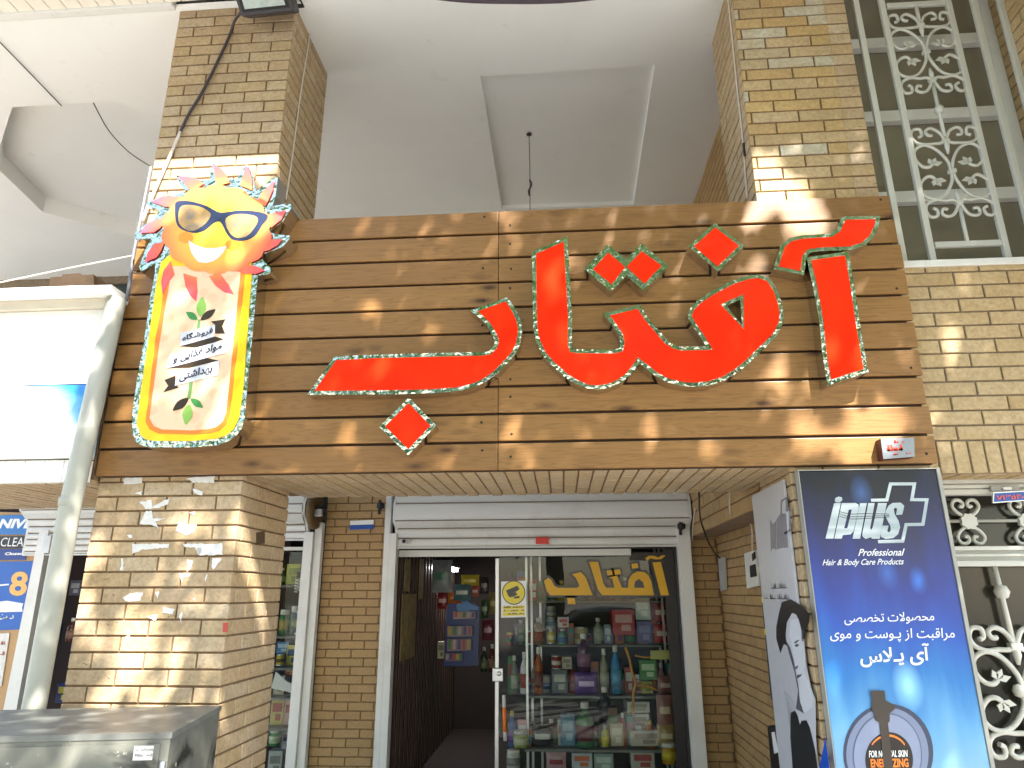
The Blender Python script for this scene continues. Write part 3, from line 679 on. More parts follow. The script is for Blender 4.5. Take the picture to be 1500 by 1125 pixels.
# ------------------------------------------------------------ wooden signboard
YS = 3.2; ZS, ZT = EYE+0.55, EYE+1.935
XL, XR, XJ = -2.275, 1.70, -0.295
sg = thing('wooden_signboard', 'long stained pine plank signboard across the brick beam', 'signboard', (-0.3, YS, ZS))
b = MB(); n = 10; ph = (ZT-ZS)/n
for i in range(n):
    z0, z1 = ZS+i*ph+0.0065, ZS+(i+1)*ph-0.0065
    for xa, xb in ((XL+random.uniform(-.004, .004), XJ-0.0012), (XJ+0.0012, XR+random.uniform(-.007, .007))):
        b.box((xa, YS+random.uniform(0, .0015), z0), (xb, YS+.022, z1), 0, .004)
b.build('plank_cladding', 'wood', sg)
MB().box((XL+.02, YS+.024, ZS+.004), (XR-.02, YF-0.004, ZT-.004)).build('backing', 'wood_dark', sg)
M['screw'] = plain('dark_screw', (.03, .025, .02), .5, .6); sc0 = None
for i in range(n):
    for xx in ((XJ-.075, XJ+.06, XR-.05) if i % 3 == 0 else (XJ-.08, XJ+.065) if i % 2 else (XJ+.06,)):
        p = Vector((xx, YS-.0015, ZS+(i+.5)*ph+random.uniform(-.04, .04)))
        if sc0 is None: sc0 = MB().lathe((0, 0, 0), [(.006, 0), (.006, .003)], 8, 0, 'y').build('screw', 'screw', sg); q = sc0
        else: q = sc0.copy(); COL.objects.link(q)
        q.location = p

# red letters with mirror rims
DL = 0.08
def letter(name, label, outline, holes=(), faces=None, dl=DL, rim=0.0205, grp='red letters of the shop name'):
    t = thing(name, label, 'sign letter', tuple(at(*outline[0], YS-dl)), grp)
    P = [at(x, y, YS-dl) for x, y in outline]; Hs = [[at(x, y, YS-dl) for x, y in h] for h in holes]
    b = MB(); b.prism(P, (0, dl-.001, 0), 0, 1, Hs, back=False); b.build('mirror_rim', ['foil', 'chrome_side'], t)
    b = MB()
    if faces: fs = [([at(x, y, YS-dl-.0035) for x, y in f], []) for f in faces]
    else: fs = [([v-Vector((0, .0035, 0)) for v in inset(P, rim)], [[v-Vector((0, .0035, 0)) for v in inset(h, -0.019)] for h in Hs])]
    for f, hh in fs: b.prism(f, (0, .003, 0), 0, 0, hh, back=False)
    b.build('red_face', 'acrylic', t); return t
letter('sign_letter', 'tall red upright letter with mirror rim at the far right of the sign', [(1181,377),(1243,368),(1252,420),(1260,476),(1266,512),(1272,545),(1212,565),(1204,512),(1200,470),(1191,420)], dl=.086)
letter('letter_accent', 'red wavy accent stroke lying over the tall right-hand letter', spx([(1136,384),(1144,359),(1156,349),(1172,345),(1200,343)], 1)+[(1216,342),(1226,335),(1232,320),(1236,317),(1290,316),(1287,332),(1279,349),(1266,360),(1248,366),(1200,368),(1187,370),(1181,378),(1178,403),(1133,394)])
body = [(779,369),(820,351),(831,346),(832,360),(835,412),(838,460),(838,505),(840,511),(846,512),(900,512),(907,510),(909,502),(906,490),(892,470),(883,459),(938,446),(942,454),(950,466),(960,478),(978,499),(988,505.5),(1000,508),(1034,507),(1027,495),(1015,478),(1008,466),(1007.5,459),(1012,450),(1022,440),(1040,428),(1070,412),(1096,403.5),(1112,402),(1128,408),(1139,425),(1146,446),(1148,460),(1147,474),(1138,492),(1120,510),(1094,535),(1080,546),(1062,557),(1040,564.5),(1020,566.5),(1000,565.5),(974,559),(956,548),(945,539),(936,532),(930,541),(922,551),(908,561.5),(892,568),(876,570.5),(860,569),(843,562),(828,553),(806,533),(794,519),(785,500),(781,480)]
letter('sign_letter', 'widest red letter group with looped head and tall left stem, mid sign', body, [[(1064,448),(1084,439),(1087,476)]])
ba = [(450,578.5),(490,522),(560,519),(640,517),(705,515.5),(716,514),(723,507),(725,500),(722,492),(713,476),(697,461),(688,455),(742,435.5),(748,441),(757,456),(763,470),(765,484),(762,504),(756,517),(746,529),(728,547.5),(712,559),(697,566),(683,570.5),(667,573.5),(630,576),(580,577.5)]
letter('sign_letter', 'long flat red letter with the hooked right end, lower left of the red lettering', ba)
letter('letter_dot', 'single red diamond dot under the long flat letter', [(599,582),(639,623),(598,667),(555.5,625)])
letter('letter_dot', 'single red diamond dot to the right of the joined pair', [(1047,326),(1091,360),(1052,398),(1008,361)])
letter('letter_dot', 'pair of red diamond dots joined side by side', [(890,358),(917,379),(940,356),(980,390),(943,426),(918,404),(895,427),(856,394)], (), [[(891,370),(915.5,391),(896,416),(869,394)], [(940,368),(969,389),(944,415),(918.5,390)]])

# ------------------------------------------------------------ sun board
DB = 0.11; YB_ = YS-DB
sb = thing('sun_board', 'tall yellow sign board topped with a smiling sun in sunglasses, left on the planks', 'sign board', tuple(at(278, 655, YB_)))
out = [(193,612),(194.5,636),(200,648),(208,653),(218,655),(280,655.5),(320,652),(336,645.5),(348,636),(354,628),(358.5,613),(363,560),(369,500),(376,420),(378,404),(394,401.5),(397.5,396),(395,391),(385,381),(376,375),(398,368),(414,361.5),(424,350),(424,345),(416,344.5),(403,343),(394,339.5),(402,333),(414,325),(427,304),(426,299),(422,298),(399,302),(404,286),(407,259),(398,262),(385,273),(375,280),(370,256),(361,239.5),(353,252),(347,263),(336,262),(326,250),(312,238.5),(307,256),(309,263),(298,265),(280,259),(258,257),(264,270),(272,280),(258,285),(240,287),(217,295.5),(214,300),(222,304),(233,308),(226,321),(210,330),(197,343.5),(197,349),(211,351),(221.5,349),(213,366),(204,391),(206,397.5),(218,392),(227,386),(227,400),(220,436),(211,500),(200,560)]
P = [at(x, y, YB_) for x, y in out]
b = MB(); b.prism(P, (0, DB-.001, 0), 0, 1, back=False); b.build('mirror_rim', ['foil', 'chrome_side'], sb)
def sheet(name, layers, mat, parent=sb, lift=.002, Y=YB_):
    b = MB()
    for l in layers: b.prism([at(x, y, Y-lift) for x, y in l], (0, min(.0015, lift*.6), 0), 0, 0, back=False)
    return b.build(name, mat, parent)
yel = [(200,620),(206,638),(213,643.5),(224,645.5),(280,646),(318,642.5),(332,637),(342,629),(350,612),(357,560),(361,500),(369,404),(368,372),(250,372),(236,384),(230,408),(217,500),(208,560)]
pn = sheet('yellow_panel', [yel], 'yellow', lift=.003)
sheet('orange_band', [[(213,618),(219,629),(232,635),(280,636.5),(306,635),(321,631),(332,622),(337,608),(342,560),(349,500),(360,390),(243,390),(241,420),(227,500),(220,560)]], 'orange', pn, .0045)
sheet('peach_field', [[(219,612),(225,624),(237,629),(280,630.5),(302,629),(316,626),(326,618),(331,605),(336,560),(342,500),(353,390),(250,390),(248,416),(234,500),(226,560)]], 'peach', pn, .006)
# rays and scalloped face
def z8(l): return [(180+x/5.769, 230+y/5.769) for x, y in l]
rays = [z8(r) for r in ([(480,182),(560,180),(640,205),(690,235),(600,300),(555,275),(520,225)], [(765,80),(830,115),(875,170),(895,230),(790,260),(775,180)], [(1035,90),(1060,130),(1080,200),(1080,290),(980,250),(1005,180)], [(1262,212),(1250,290),(1215,370),(1190,420),(1120,390),(1160,310)],
        [(262,385),(330,350),(400,340),(490,345),(450,430),(370,425)], [(165,640),(220,570),(300,530),(390,520),(330,600),(280,635)], [(205,880),(230,800),(280,730),(370,710),(330,800),(300,840)], [(1360,455),(1320,530),(1240,595),(1180,560),(1230,480)], [(1330,690),(1290,740),(1210,785),(1110,800),(1160,720),(1230,695)], [(1185,945),(1110,975),(1020,970),(940,950),(1000,900),(1100,905)])]
t1 = lambda l: [(120+x/5, 280+y/5) for x, y in l]
rays += [t1(r) for r in ([(660,500),(610,570),(594,650),(604,742),(640,660),(690,600)], [(750,590),(765,680),(800,750),(842,790),(852,720),(845,620)], [(930,610),(980,680),(1040,725),(1108,740),(1070,670),(1010,590)])]
fc = []
for i in range(14):
    a0 = 2*pi*i/14
    for k in range(5):
        a = a0+2*pi/14*k/5; rr = 1.0+0.07*abs(sin(pi*k/5)); fc.append((317+77*rr*cos(a), 336+62*rr*sin(a)))
sf = sheet('sun_face', [fc], 'sun_face', lift=.0085)
rays = [[(317+(x-317)*1.035, 336+(y-336)*1.035) for x, y in q] for q in rays]
sheet('sun_rays', rays, 'sun_face', sf, .0072)
sheet('sunglasses', [spx(z8([(440,410),(445,385),(480,370),(560,372),(660,395),(740,430),(800,462),(860,468),(960,452),(1060,452),(1160,465),(1222,490),(1215,530),(1180,570),(1150,620),(1110,670),(1050,700),(980,708),(920,695),(880,650),(850,590),(820,545),(780,550),(740,580),(690,620),(620,640),(550,632),(480,600),(450,550),(440,480)]), 2)], 'glasses', sf, .010)
sheet('lens', [spx(z8([(480,430),(520,405),(600,408),(680,430),(735,470),(740,500),(700,560),(640,605),(580,625),(520,608),(475,560),(468,500)]), 2)], 'lens_print', sf, .0115)
sheet('lens', [spx(z8([(870,520),(920,490),(1000,480),(1080,487),(1130,505),(1140,540),(1110,600),(1060,660),(1000,682),(940,675),(895,630),(870,570)]), 2)], 'lens_print', sf, .0115)
sheet('smile', [z8([(555,705),(610,740),(690,768),(780,770),(875,752),(862,780),(840,815),(800,855),(760,880),(700,895),(640,885),(605,850),(580,810),(565,765)])], 'white', sf, .010)
for cx_, cy_ in ((530, 680), (930, 740)): sheet('cheek', [z8([(cx_+64*cos(k*pi/10), cy_+47*sin(k*pi/10)) for k in range(20)])], 'cheek', sf, .0095)
# plant, ribbon and words
def leafpoly(bx, by, tx, ty, w):
    dx, dy = tx-bx, ty-by; L = sqrt(dx*dx+dy*dy); nx, ny = -dy/L*w, dx/L*w
    return spx([(bx, by), (bx+dx*.25+nx*.75, by+dy*.25+ny*.75), (bx+dx*.55+nx, by+dy*.55+ny), (bx+dx*.85+nx*.45, by+dy*.85+ny*.45), (tx, ty), (bx+dx*.85-nx*.45, by+dy*.85-ny*.45), (bx+dx*.55-nx, by+dy*.55-ny), (bx+dx*.25-nx*.75, by+dy*.25-ny*.75)], 2)
sheet('plant_stem', [[(290,468),(294,468),(279,584),(274,584)]], 'stem', pn, .0075)
sheet('leaf', [leafpoly(293, 464, 296.6, 435, 7.2)], 'leaf_light', pn, .0085); sheet('leaf', [leafpoly(289, 468, 272.6, 457, 5)], 'leaf_mid', pn, .0085); sheet('leaf', [leafpoly(293.5, 469, 315.5, 453, 5.2)], 'dark_brown', pn, .0085)
sheet('leaf', [leafpoly(277, 592, 272, 622, 7.5)], 'leaf_light', pn, .0085); sheet('leaf', [leafpoly(279.5, 584, 297, 597, 5)], 'leaf_mid', pn, .0085); sheet('leaf', [leafpoly(276, 583, 253, 601.5, 6)], 'dark_brown', pn, .0085)
sheet('ribbon_fold', [[(264,507),(315,493),(328,496.5),(290,509)], [(247,539),(302,524),(320,528),(277,538.5)], [(309,471),(330,467.5),(325,478),(330,488.5),(315,488.5),(315,476)], [(241,556.5),(257,550),(257,564),(262,567.5),(239,574.5),(246.5,565)]], 'dark_brown', pn, .0085)
M['ribbon'] = ink('ribbon_white', 'cfd0dc'); rb = sheet('ribbon', [[(264,488),(315,475.7),(313.5,493),(264,507)], [(248,520),(332.7,496.7),(330,517),(244,539.5)], [(259,545),(321.7,528),(319,549.5),(256,565)]], 'ribbon', pn, .010)
YR = YB_-.0125; M['navy_ink'] = ink('navy_ink', '16121f')
b = MB(); write(b, 'فروشگاه', at(266.5, 502, YR), at(311.5, 489.5, YR), at(267.5, 490.5, YR), 0, .026, True)
b.build('ribbon_words', 'navy_ink', rb); b = MB(); write(b, 'مواد غذایی و', at(253, 534, YR), at(324, 513.5, YR), at(255.5, 520.5, YR), 0, .026, True)
b.build('ribbon_words', 'navy_ink', rb); b = MB(); write(b, 'بهداشتی', at(262, 560.5, YR), at(310.5, 547.5, YR), at(263.5, 546, YR), 0, .026, True)
b.build('ribbon_words', 'navy_ink', rb)
# sign-maker's plate, bottom right of the planks
mp_ = thing('maker_plate', 'small grey plate with red lettering at the lower right corner of the wooden sign', 'plate', tuple(at(1313, 672, YS)))
b = MB(); Pq = [at(1290, 642.5, YS-.055), at(1339, 641, YS-.055), at(1340, 669, YS-.055), at(1294, 672.5, YS-.055)]; b.prism(Pq, (0, .054, 0), 0, 1, back=False); b.build('case', [plain('brushed_grey', hexc('8f949c'), .35, .4, .05), plain('maroon_side', hexc('4a1d1c'), .5)], mp_)
b = MB(); Yq = YS-.0565
illegible(b, at(1306, 649, Yq), at(1326, 648, Yq), .014, 0); illegible(b, at(1300, 661, Yq), at(1333, 659, Yq), .030, 0, .008); illegible(b, at(1306, 667, Yq), at(1333, 665, Yq), .008, 0)
b.build('print', ink('red_ink', 'e2503f'), mp_)

# ------------------------------------------------------------ advertising boards on the right pillar
def banner_art():
    t = NT('blue_banner_print'); v = t.coord(); sep = t.add("ShaderNodeSeparateXYZ"); t.link(v, sep.inputs[0])
    z = t.math('DIVIDE', t.math('SUBTRACT', sep.outputs[2], EYE-0.78), 1.32)
    n = t.noise(t.coord((4.5, 1, 1.1)), 1.3, 3, 0.5, 0.3); n2 = t.noise(t.coord((16, 1, 1.0)), 1.0, 2)
    zz = t.math('ADD', z, t.math('ADD', t.math('MULTIPLY', t.math('SUBTRACT', n, 0.5), -0.34), t.math('MULTIPLY', t.math('SUBTRACT', n2, 0.5), -0.10)))
    c = t.ramp(zz, [(0.0, hexc('86aec8')), (0.20, hexc('5a98c8')), (0.34, hexc('206fb4')), (0.48, hexc('0a4aa8')), (0.62, hexc('082c84')), (0.8, hexc('08164c')), (0.95, hexc('060a1e'))])
    # glows printed in the artwork
    for gx, gz, r, col in ((1330, 1005, .085, 'aef0ff'), (1345, 850, .05, '2a6fd0'), (1262, 722, .07, '3f63a0'), (1300, 840, .06, '2c62b8')):
        g0 = at(gx, gz, 3.19); sb_ = t.add("ShaderNodeVectorMath", operation='SUBTRACT'); sb_.inputs[1].default_value = tuple(g0); t.link(v, sb_.inputs[0])
        ms = t.add("ShaderNodeVectorMath", operation='MULTIPLY'); ms.inputs[1].default_value = (1.3, 0, .8); t.link(sb_.outputs[0], ms.inputs[0])
        ln = t.add("ShaderNodeVectorMath", operation='LENGTH'); t.link(ms.outputs[0], ln.inputs[0])
        c = t.mix(t.ramp(t.math('DIVIDE', ln.outputs['Value'], r), [(0.0, 0.75), (0.5, 0.35), (1.0, 0.0)]), c, hexc(col))
    sc = t.noise(v, 38, 6, 0.75); c = t.mix(t.ramp(sc, [(0.66, 0.0), (0.76, 0.35)]), c, hexc('9fb0c8'))
    t.base(c); t.set(Roughness=0.28); return t.m
M['banner'] = banner_art()
def metal_print():
    t = NT('silver_print'); v = t.coord(); n = t.noise(t.coord((1, 1, 9)), 1.1, 2); t.base(t.ramp(n, [(0.35, hexc('7f8d96')), (0.5, hexc('c4cdd2')), (0.65, hexc('97a5ac'))])); t.set(Roughness=0.3); return t.m
M['silver'] = metal_print()
YBn = 3.19
bb = thing('advertising_board', 'tall blue hair-care advertising board with silver logo on the front of the right pillar', 'advertising board', (1.38, YBn, 0.2))
zb0, zb1 = 0.25, EYE+0.527; xb0, xb1 = 1.076, 1.672
b = MB(); b.box((xb0, YBn, zb0), (xb1, YF-.012, zb1), 0, .003); b.build('panel', 'banner', bb)
b = MB(); b.box((xb1+.001, YBn-.006, zb0), (xb1+.016, YF-.012, zb1+.005)); b.box((xb0-.005, YBn-.004, zb1+.001), (xb1+.0, YF-.012, zb1+.005)); b.box((xb0-.005, YBn-.002, zb0), (xb0-.001, YF-.012, zb1)); b.build('frame', plain('grey_frame', hexc('9a9890'), .4), bb)
def zb(l): return [(1180+x/6.818, 690+y/6.818) for x, y in l]
YL = YBn-.0015
b = MB()
def band(px, w):          # stroked open outline in pixels, w = width in metres
    pts = [at(x, y, YL) for x, y in px]; N = len(pts); A = []; Bq = []
    for i, p in enumerate(pts):
        d1 = (p-pts[i-1]).normalized() if i else (pts[1]-p).normalized(); d2 = (pts[i+1]-p).normalized() if i < N-1 else d1
        n1 = Vector((-d1.z, 0, d1.x)); n2 = Vector((-d2.z, 0, d2.x)); mv = (n1+n2)/(1+n1.dot(n2))*w/2; A.append(p+mv); Bq.append(p-mv)
    for i in range(N-1): b.prism([A[i], A[i+1], Bq[i+1], Bq[i]], (0, .001, 0), 0, 0, back=False)
band(zb([(655, 292), (812, 288), (850, 128), (1088, 128), (1062, 285), (1212, 287), (1172, 532), (1005, 535), (970, 700), (725, 705)]), .0135)
ZL = lambda x, y: at(*zb([(x, y)])[0], YL-.0012)
pl = [[(285,320),(352,320),(278,675),(200,675)], [(300,268),(330,255),(362,262),(368,290),(345,312),(305,312),(290,295)],
      [(362,320),(500,318),(528,335),(532,370),(480,600),(450,632),(372,640),(362,675),(288,675)],
      [(545,320),(612,320),(545,675),(470,675)], [(628,320),(690,320),(645,570),(655,590),(672,560),(725,320),(812,320),(740,675),(665,675),(655,660),(600,678),(568,650),(570,610)],
      [(830,345),(870,318),(950,316),(985,345),(980,380),(965,435),(905,438),(915,375),(895,365),(880,380),(890,430),(930,500),(945,560),(925,630),(880,668),(800,678),(752,655),(750,610),(765,545),(830,545),(815,600),(835,615),(852,590),(845,540),(795,450),(800,400)]]
for q in pl: b.prism([ZL(x, y) for x, y in q], (0, .001, 0), 0, 0, [[ZL(x, y) for x, y in ((432,385),(462,385),(418,570),(385,572))]] if q is pl[2] else (), back=False)
lg = b.build('logo', 'silver', bb)
b = MB()
for dy in (0, 26, 48): b.tube(smooth([ZL(340, 405+dy)+Vector((0, -.0008, 0)), ZL(450, 430+dy)+Vector((0, -.0008, 0)), ZL(620, 425+dy)+Vector((0, -.0008, 0)), ZL(835, 430+dy*.6)+Vector((0, -.0008, 0))], 6), .0012, 4)
b.build('wire_lines', 'black', lg)
M['pale_ink'] = ink('pale_lettering', 'd9dbe2')
def line(*a, **k):
    global b
    b = MB(); wr(*a, **k); b.build('words', 'pale_ink', bb)
def wr(s, l, r, top, bold=0.0, fa=False, Y=YL, slant=0, mm=0):
    """l, r: baseline ends in pixels; top: pixel above l"""
    bl_, br_, tl_ = at(*l, Y), at(*r, Y), at(*top, Y); write(b, s, bl_, br_, tl_+Vector((slant, 0, 0)), mm, bold, fa)
line('Professional', (1257, 814.5), (1322, 814), (1259, 804), .015, slant=.004)
line('Hair & Body Care Products', (1204, 831), (1322, 829.5), (1206, 819.5), .012, slant=.004)
line('محصولات تخصصی', (1237, 916), (1369, 913), (1236.5, 898.5), .008, True)
line('مراقبت از پـوست و موی', (1216, 941), (1399, 940), (1216, 921), .008, True)
line('آی پـلاس', (1260.5, 980), (1363, 976), (1259, 946), .022, True)
def zc(l): return [(1210+x/6, 990+y/6) for x, y in l]
def jar():
    def sheetb(name, layers, mat, lift, parent):
        return sheet(name, layers, mat, parent, lift, YBn)
    ring = [(550+395*cos(a)*(1.0 if cos(a) < 0 else 1.0)+(-2), 680+435*sin(a)) for a in [k*pi/20 for k in range(40)]]
    j = sheetb('printed_jar', [zc(ring)], ink('jar_edge_print', '363e56', .3), .002, bb)
    sheetb('printed_jar_body', [zc([(540+362*cos(a), 690+412*sin(a)) for a in [k*pi/20 for k in range(40)]])], ink('jar_body_print', '76809c', .3), .003, j)
    sheetb('printed_jar_ring', [zc([(540+305*cos(a), 700+375*sin(a)) for a in [k*pi/20 for k in range(40)]])], ink('jar_ring_print', '5a637e', .3), .004, j)
    sheetb('printed_jar_inner', [zc([(540+295*cos(a), 700+362*sin(a)) for a in [k*pi/20 for k in range(40)]])], ink('jar_inner_print', '848da8', .3), .005, j)
    sheetb('printed_label', [zc([(555+210*cos(a), 740+245*sin(a)) for a in [k*pi/20 for k in range(40)]])], ink('jar_label_print', '1d1714', .3), .006, j)
    sheetb('printed_arc', [zc([(548+180*cos(a), 720+205*sin(a)) for a in [pi*1.2+k*pi*.6/12 for k in range(13)]]+[(548+176*cos(a), 726+192*sin(a)) for a in [pi*1.8-k*pi*.6/12 for k in range(13)]])], 'orange', .007, j)
    sheetb('printed_pump', [zc([(390,130),(515,130),(525,215),(590,250),(612,285),(560,330),(560,400),(545,415),(590,810),(510,810),(470,410),(432,390),(428,340),(400,290),(405,220)])], ink('pump_print', '3a322c', .3), .009, j)
    return j
j = jar(); Y7 = YBn-.0075
b = MB(); wr('FOR NORMAL SKIN', zc([(378, 718)])[0], zc([(716, 712)])[0], zc([(378, 658)])[0], .02, Y=Y7); b.build('small_words', 'white', j)
b = MB(); wr('ENERGIZING', zc([(395, 806)])[0], zc([(728, 802)])[0], zc([(388, 730)])[0], .03, Y=Y7); b.build('large_words', 'orange', j)
# white board with a black-and-white portrait on the side of the pillar
XB = 1.04
wb = thing('advertising_board', 'narrow white advertising board with a black-and-white portrait, on the side of the right pillar', 'advertising board', (XB, 3.6, 0.2))
yb0, yb1 = 3.318, 3.885
MB().box((XB, yb0, 0.25), (1.052, yb1, EYE+.51), 0, .002).build('panel', ink('grey_white_print', 'b9b9be', .3), wb)
def xs(name, pts, mat, lift, parent=wb):
    b = MB(); b.prism([atx(x, y, XB-lift) for x, y in pts], (.0008, 0, 0), 0, 0, back=False); return b.build(name, mat, parent)
def zd(l): return [(1000+x/2.647, 700+y/2.647) for x, y in l]
def ze(l): return [(1100+x/5, 900+y/5) for x, y in l]
g1, g2, g3 = ink('grey_print', '7d7a82', .35), ink('pale_grey_print', 'b9bac0', .35), ink('shadow_print', '55545c', .35)
lg2 = xs('logo', zd([(338,160),(350,180),(362,165),(362,280),(348,272),(342,285)]), g1, .0012)
xs('logo', zd([(364,160),(380,138),(400,140),(408,270),(385,272),(364,278)]), g1, .0012)
for q in ([(378,140),(380,88),(402,74),(403,80),(385,93),(384,140)], [(399,78),(404,78),(404,128),(399,128)], [(402,124),(418,118),(418,124),(402,130)], [(413,122),(418,122),(418,205),(412,206)], [(392,212),(418,200),(418,206),(394,219)]): xs('logo', zd(q), g1, .0012)
b = MB(); illegible(b, Vector((XB-.001, 3.70, EYE+.02)), Vector((XB-.001, 3.45, EYE+.02)), .03); b.build('small_print', g1, wb); b = MB(); illegible(b, Vector((XB-.001, 3.84, EYE-.03)), Vector((XB-.001, 3.45, EYE-.03)), .03); b.build('small_print', g1, wb)
def soft(name, lo, hi, y0, y1):
    t = NT(name); v = t.coord(); sp = t.add("ShaderNodeSeparateXYZ"); t.link(v, sp.inputs[0]); n = t.noise(v, 7, 3)
    k = t.math('ADD', t.math('DIVIDE', t.math('SUBTRACT', y1, sp.outputs[1]), y1-y0), t.math('MULTIPLY', t.math('SUBTRACT', n, .5), .7)); t.base(t.ramp(k, [(0.1, hexc(lo)), (0.8, hexc(hi))])); t.set(Roughness=.3); return t.m
sk = xs('portrait_skin', ze([(262,20),(300,-20),(350,10),(385,110),(395,330),(440,540),(470,620),(480,1125),(330,1125),(245,560),(300,620),(330,690),(345,560),(320,420),(280,260),(245,190)]), soft('portrait_skin_print', '77777f', 'c4c5cb', 3.4, 3.8), .0014)
xs('portrait_face', ze([(290,40),(345,30),(375,120),(388,250),(398,330),(388,400),(440,560),(450,680),(395,720),(350,620),(360,500),(330,400),(305,260),(280,150)]), soft('portrait_face_print', '6a6a72', 'd4d5da', 3.42, 3.72), .0020, sk)
xs('portrait_hair', ze([(205,-10),(225,-90),(290,-110),(375,-60),(432,0),(425,60),(400,110),(392,180),(372,185),(368,110),(350,40),(330,0),(300,-10),(262,60),(252,150),(262,230),(240,215),(215,280),(185,180),(185,90)]), 'black', .0026, sk)
xs('portrait_shadow', ze([(255,190),(285,240),(310,330),(345,520),(360,640),(385,725),(330,690),(345,560),(318,420),(280,290)]), g3, .0024, sk)
for q in ([(315,205),(345,185),(352,192),(335,205),(322,215)], [(318,228),(338,215),(352,225),(335,240)], [(322,385),(345,375),(340,392),(328,405)], [(335,445),(372,438),(365,452),(340,470)], [(370,115),(385,120),(382,200),(374,195)]): xs('portrait_feature', ze(q), g3, .0030, sk)
xs('portrait_clothes', ze([(290,720),(320,705),(340,740),(358,810),(370,780),(405,775),(430,830),(470,1000),(488,1130),(305,1130),(288,900)]), ink('charcoal_print', '202024', .35), .0028, sk)
xs('blue_corner', ze([(545,905),(575,1125),(500,1125)]), ink('blue_print', '1c51b8', .3), .0016)

# ------------------------------------------------------------ small things on the right-hand walls
XS = 1.275
def wallbox(name, label, cat, pts, th, mat, X=XS, grp=None):
    t = thing(name, label, cat, tuple(atx(*pts[0], X)), grp); b = MB(); b.prism([atx(x, y, X-th) for x, y in pts], (th-.002, 0, 0), 0, 0, back=False); b.build('body', mat, t); return t
t = wallbox('switch_panel', 'white electrical switch panel with a dark socket on the recessed brick wall', 'switch panel', [(1090,811),(1105,806),(1111,858),(1094,862)], .03, 'enamel')
b = MB(); b.prism([atx(x, y, XS-.034) for x, y in ((1098,829),(1106,826),(1108,844),(1099,846))], (.005, 0, 0)); b.prism([atx(x, y, XS-.034) for x, y in ((1101,812),(1105,808),(1106,818),(1102,822))], (.005, 0, 0)); b.build('socket', 'gasket', t)
wallbox('conduit_cover', 'narrow grey conduit cover plate on the recessed brick wall', 'cover plate', [(1052,818),(1059,816),(1061,864),(1055,866)], .025, 'conduit')
t = wallbox('notice_strip', 'dark wall notice with three yellow bands half hidden behind the white board', 'notice', [(1110,816),(1150,808),(1160,1040),(1129,1024)], .008, ink('dark_notice', '3a3a3e', .4), 1.2)
for y_ in (830, 875, 922): 
    b = MB(); b.prism([atx(x, y, 1.19) for x, y in ((1111+(y_-830)*.085,y_-1),(1135+(y_-830)*.085,y_-2),(1136+(y_-830)*.085,y_+8),(1112+(y_-830)*.085,y_+8))], (.0015, 0, 0)); b.build('yellow_band', ye, t)
b = MB(); b.prism([atx(x, y, 1.19) for x, y in ((1119,848),(1128,846),(1129,856),(1120,858))], (.0015, 0, 0)); b.build('photo_patch', ink('skin_print', 'a06a58'), t); b = MB(); b.prism([atx(x, y, 1.19) for x, y in ((1124,940),(1136,939),(1137,948),(1125,950))], (.0015, 0, 0)); b.build('photo_patch', ink('skin_print', 'a06a58'), t)
b = MB(); b.prism([atx(x, y, 1.19) for x, y in ((1131,966),(1138,965),(1140,978),(1132,979))], (.0015, 0, 0)); b.build('white_patch', 'white', t)
t = wallbox('letter_box', 'black metal letter box with a pale slot label beside the white board', 'letter box', [(1124,1063),(1165,1058),(1178,1200),(1136,1200)], .10, 'black_frame', 1.2)
b = MB(); b.prism([atx(x, y, 1.095) for x, y in ((1130,1073),(1134,1072),(1140,1102),(1134,1104))], (.003, 0, 0)); b.build('slot_label', 'white', t)
def cable(name, label, pts, r, mat, grp=None, sm=5):
    b = MB(); b.tube(smooth(pts, sm), r, 7); return tag(b.build(name, mat), label, 'cable', grp)
cable('cable', 'dark cable looping down the recessed wall from the shutter corner', [at(1024, 722, 4.15), atx(1026, 760, 1.05), atx(1036, 790, 1.06), atx(1047, 810, 1.2), atx(1055, 818, 1.25)], .006, 'gasket')
cable('cable', 'thin beige wire curving under the brick ledge beside the door jamb', [atx(1018, 745, 1.06), atx(1014, 785, 1.06), atx(1018, 808, 1.2), atx(1030, 817, 1.24), atx(1036, 812, 1.25)], .004, 'wire_white')
cable('cable', 'thin pale wire running down to the white switch panel', [atx(1069, 720, 1.06), atx(1070, 752, 1.06), atx(1085, 764, 1.2), atx(1100, 768, 1.26), atx(1102, 806, 1.25)], .004, 'wire_white')
# address plate on the mid wall and number plate over the door
t = thing('address_plate', 'small blue and white address plate on the ochre brick wall', 'plate', tuple(at(530, 775, 5.985)))
b = MB(); b.prism([at(x, y, 5.985) for x, y in ((513,763),(547,761.5),(547,768),(513,769))], (0, .013, 0)); b.build('white_half', 'white', t)
b = MB(); b.prism([at(x, y, 5.985) for x, y in ((512.5,769.4),(547,768.4),(546.5,774.5),(512,776))], (0, .013, 0)); b.build('blue_half', ink('plate_blue', '2f55a8'), t)
t = thing('number_plate', 'blue house-number plate with red digits hanging above the door', 'plate', tuple(at(1460, 735, 3.4)))
b = MB(); YP = 3.39; b.prism([at(x, y, YP) for x, y in ((1456,735.5),(1545,729),(1545,718),(1457,722.5))], (0, .012, 0)); b.build('plate', ink('number_blue', '1e4aa0'), t)
b = MB(); b.prism([at(x, y, YP+.001) for x, y in ((1454.5,737),(1546,730.5),(1546,716.5),(1455,721))], (0, .010, 0)); b.build('rim', 'alu', t)
b = MB(); write(b, '۷۱۳۵۴-', at(1459.5, 733, YP-.002), at(1500, 730.5, YP-.002), at(1460, 724.5, YP-.002), 0, .03, False); b.build('digits', ink('digit_red', 'd9533c'), t)
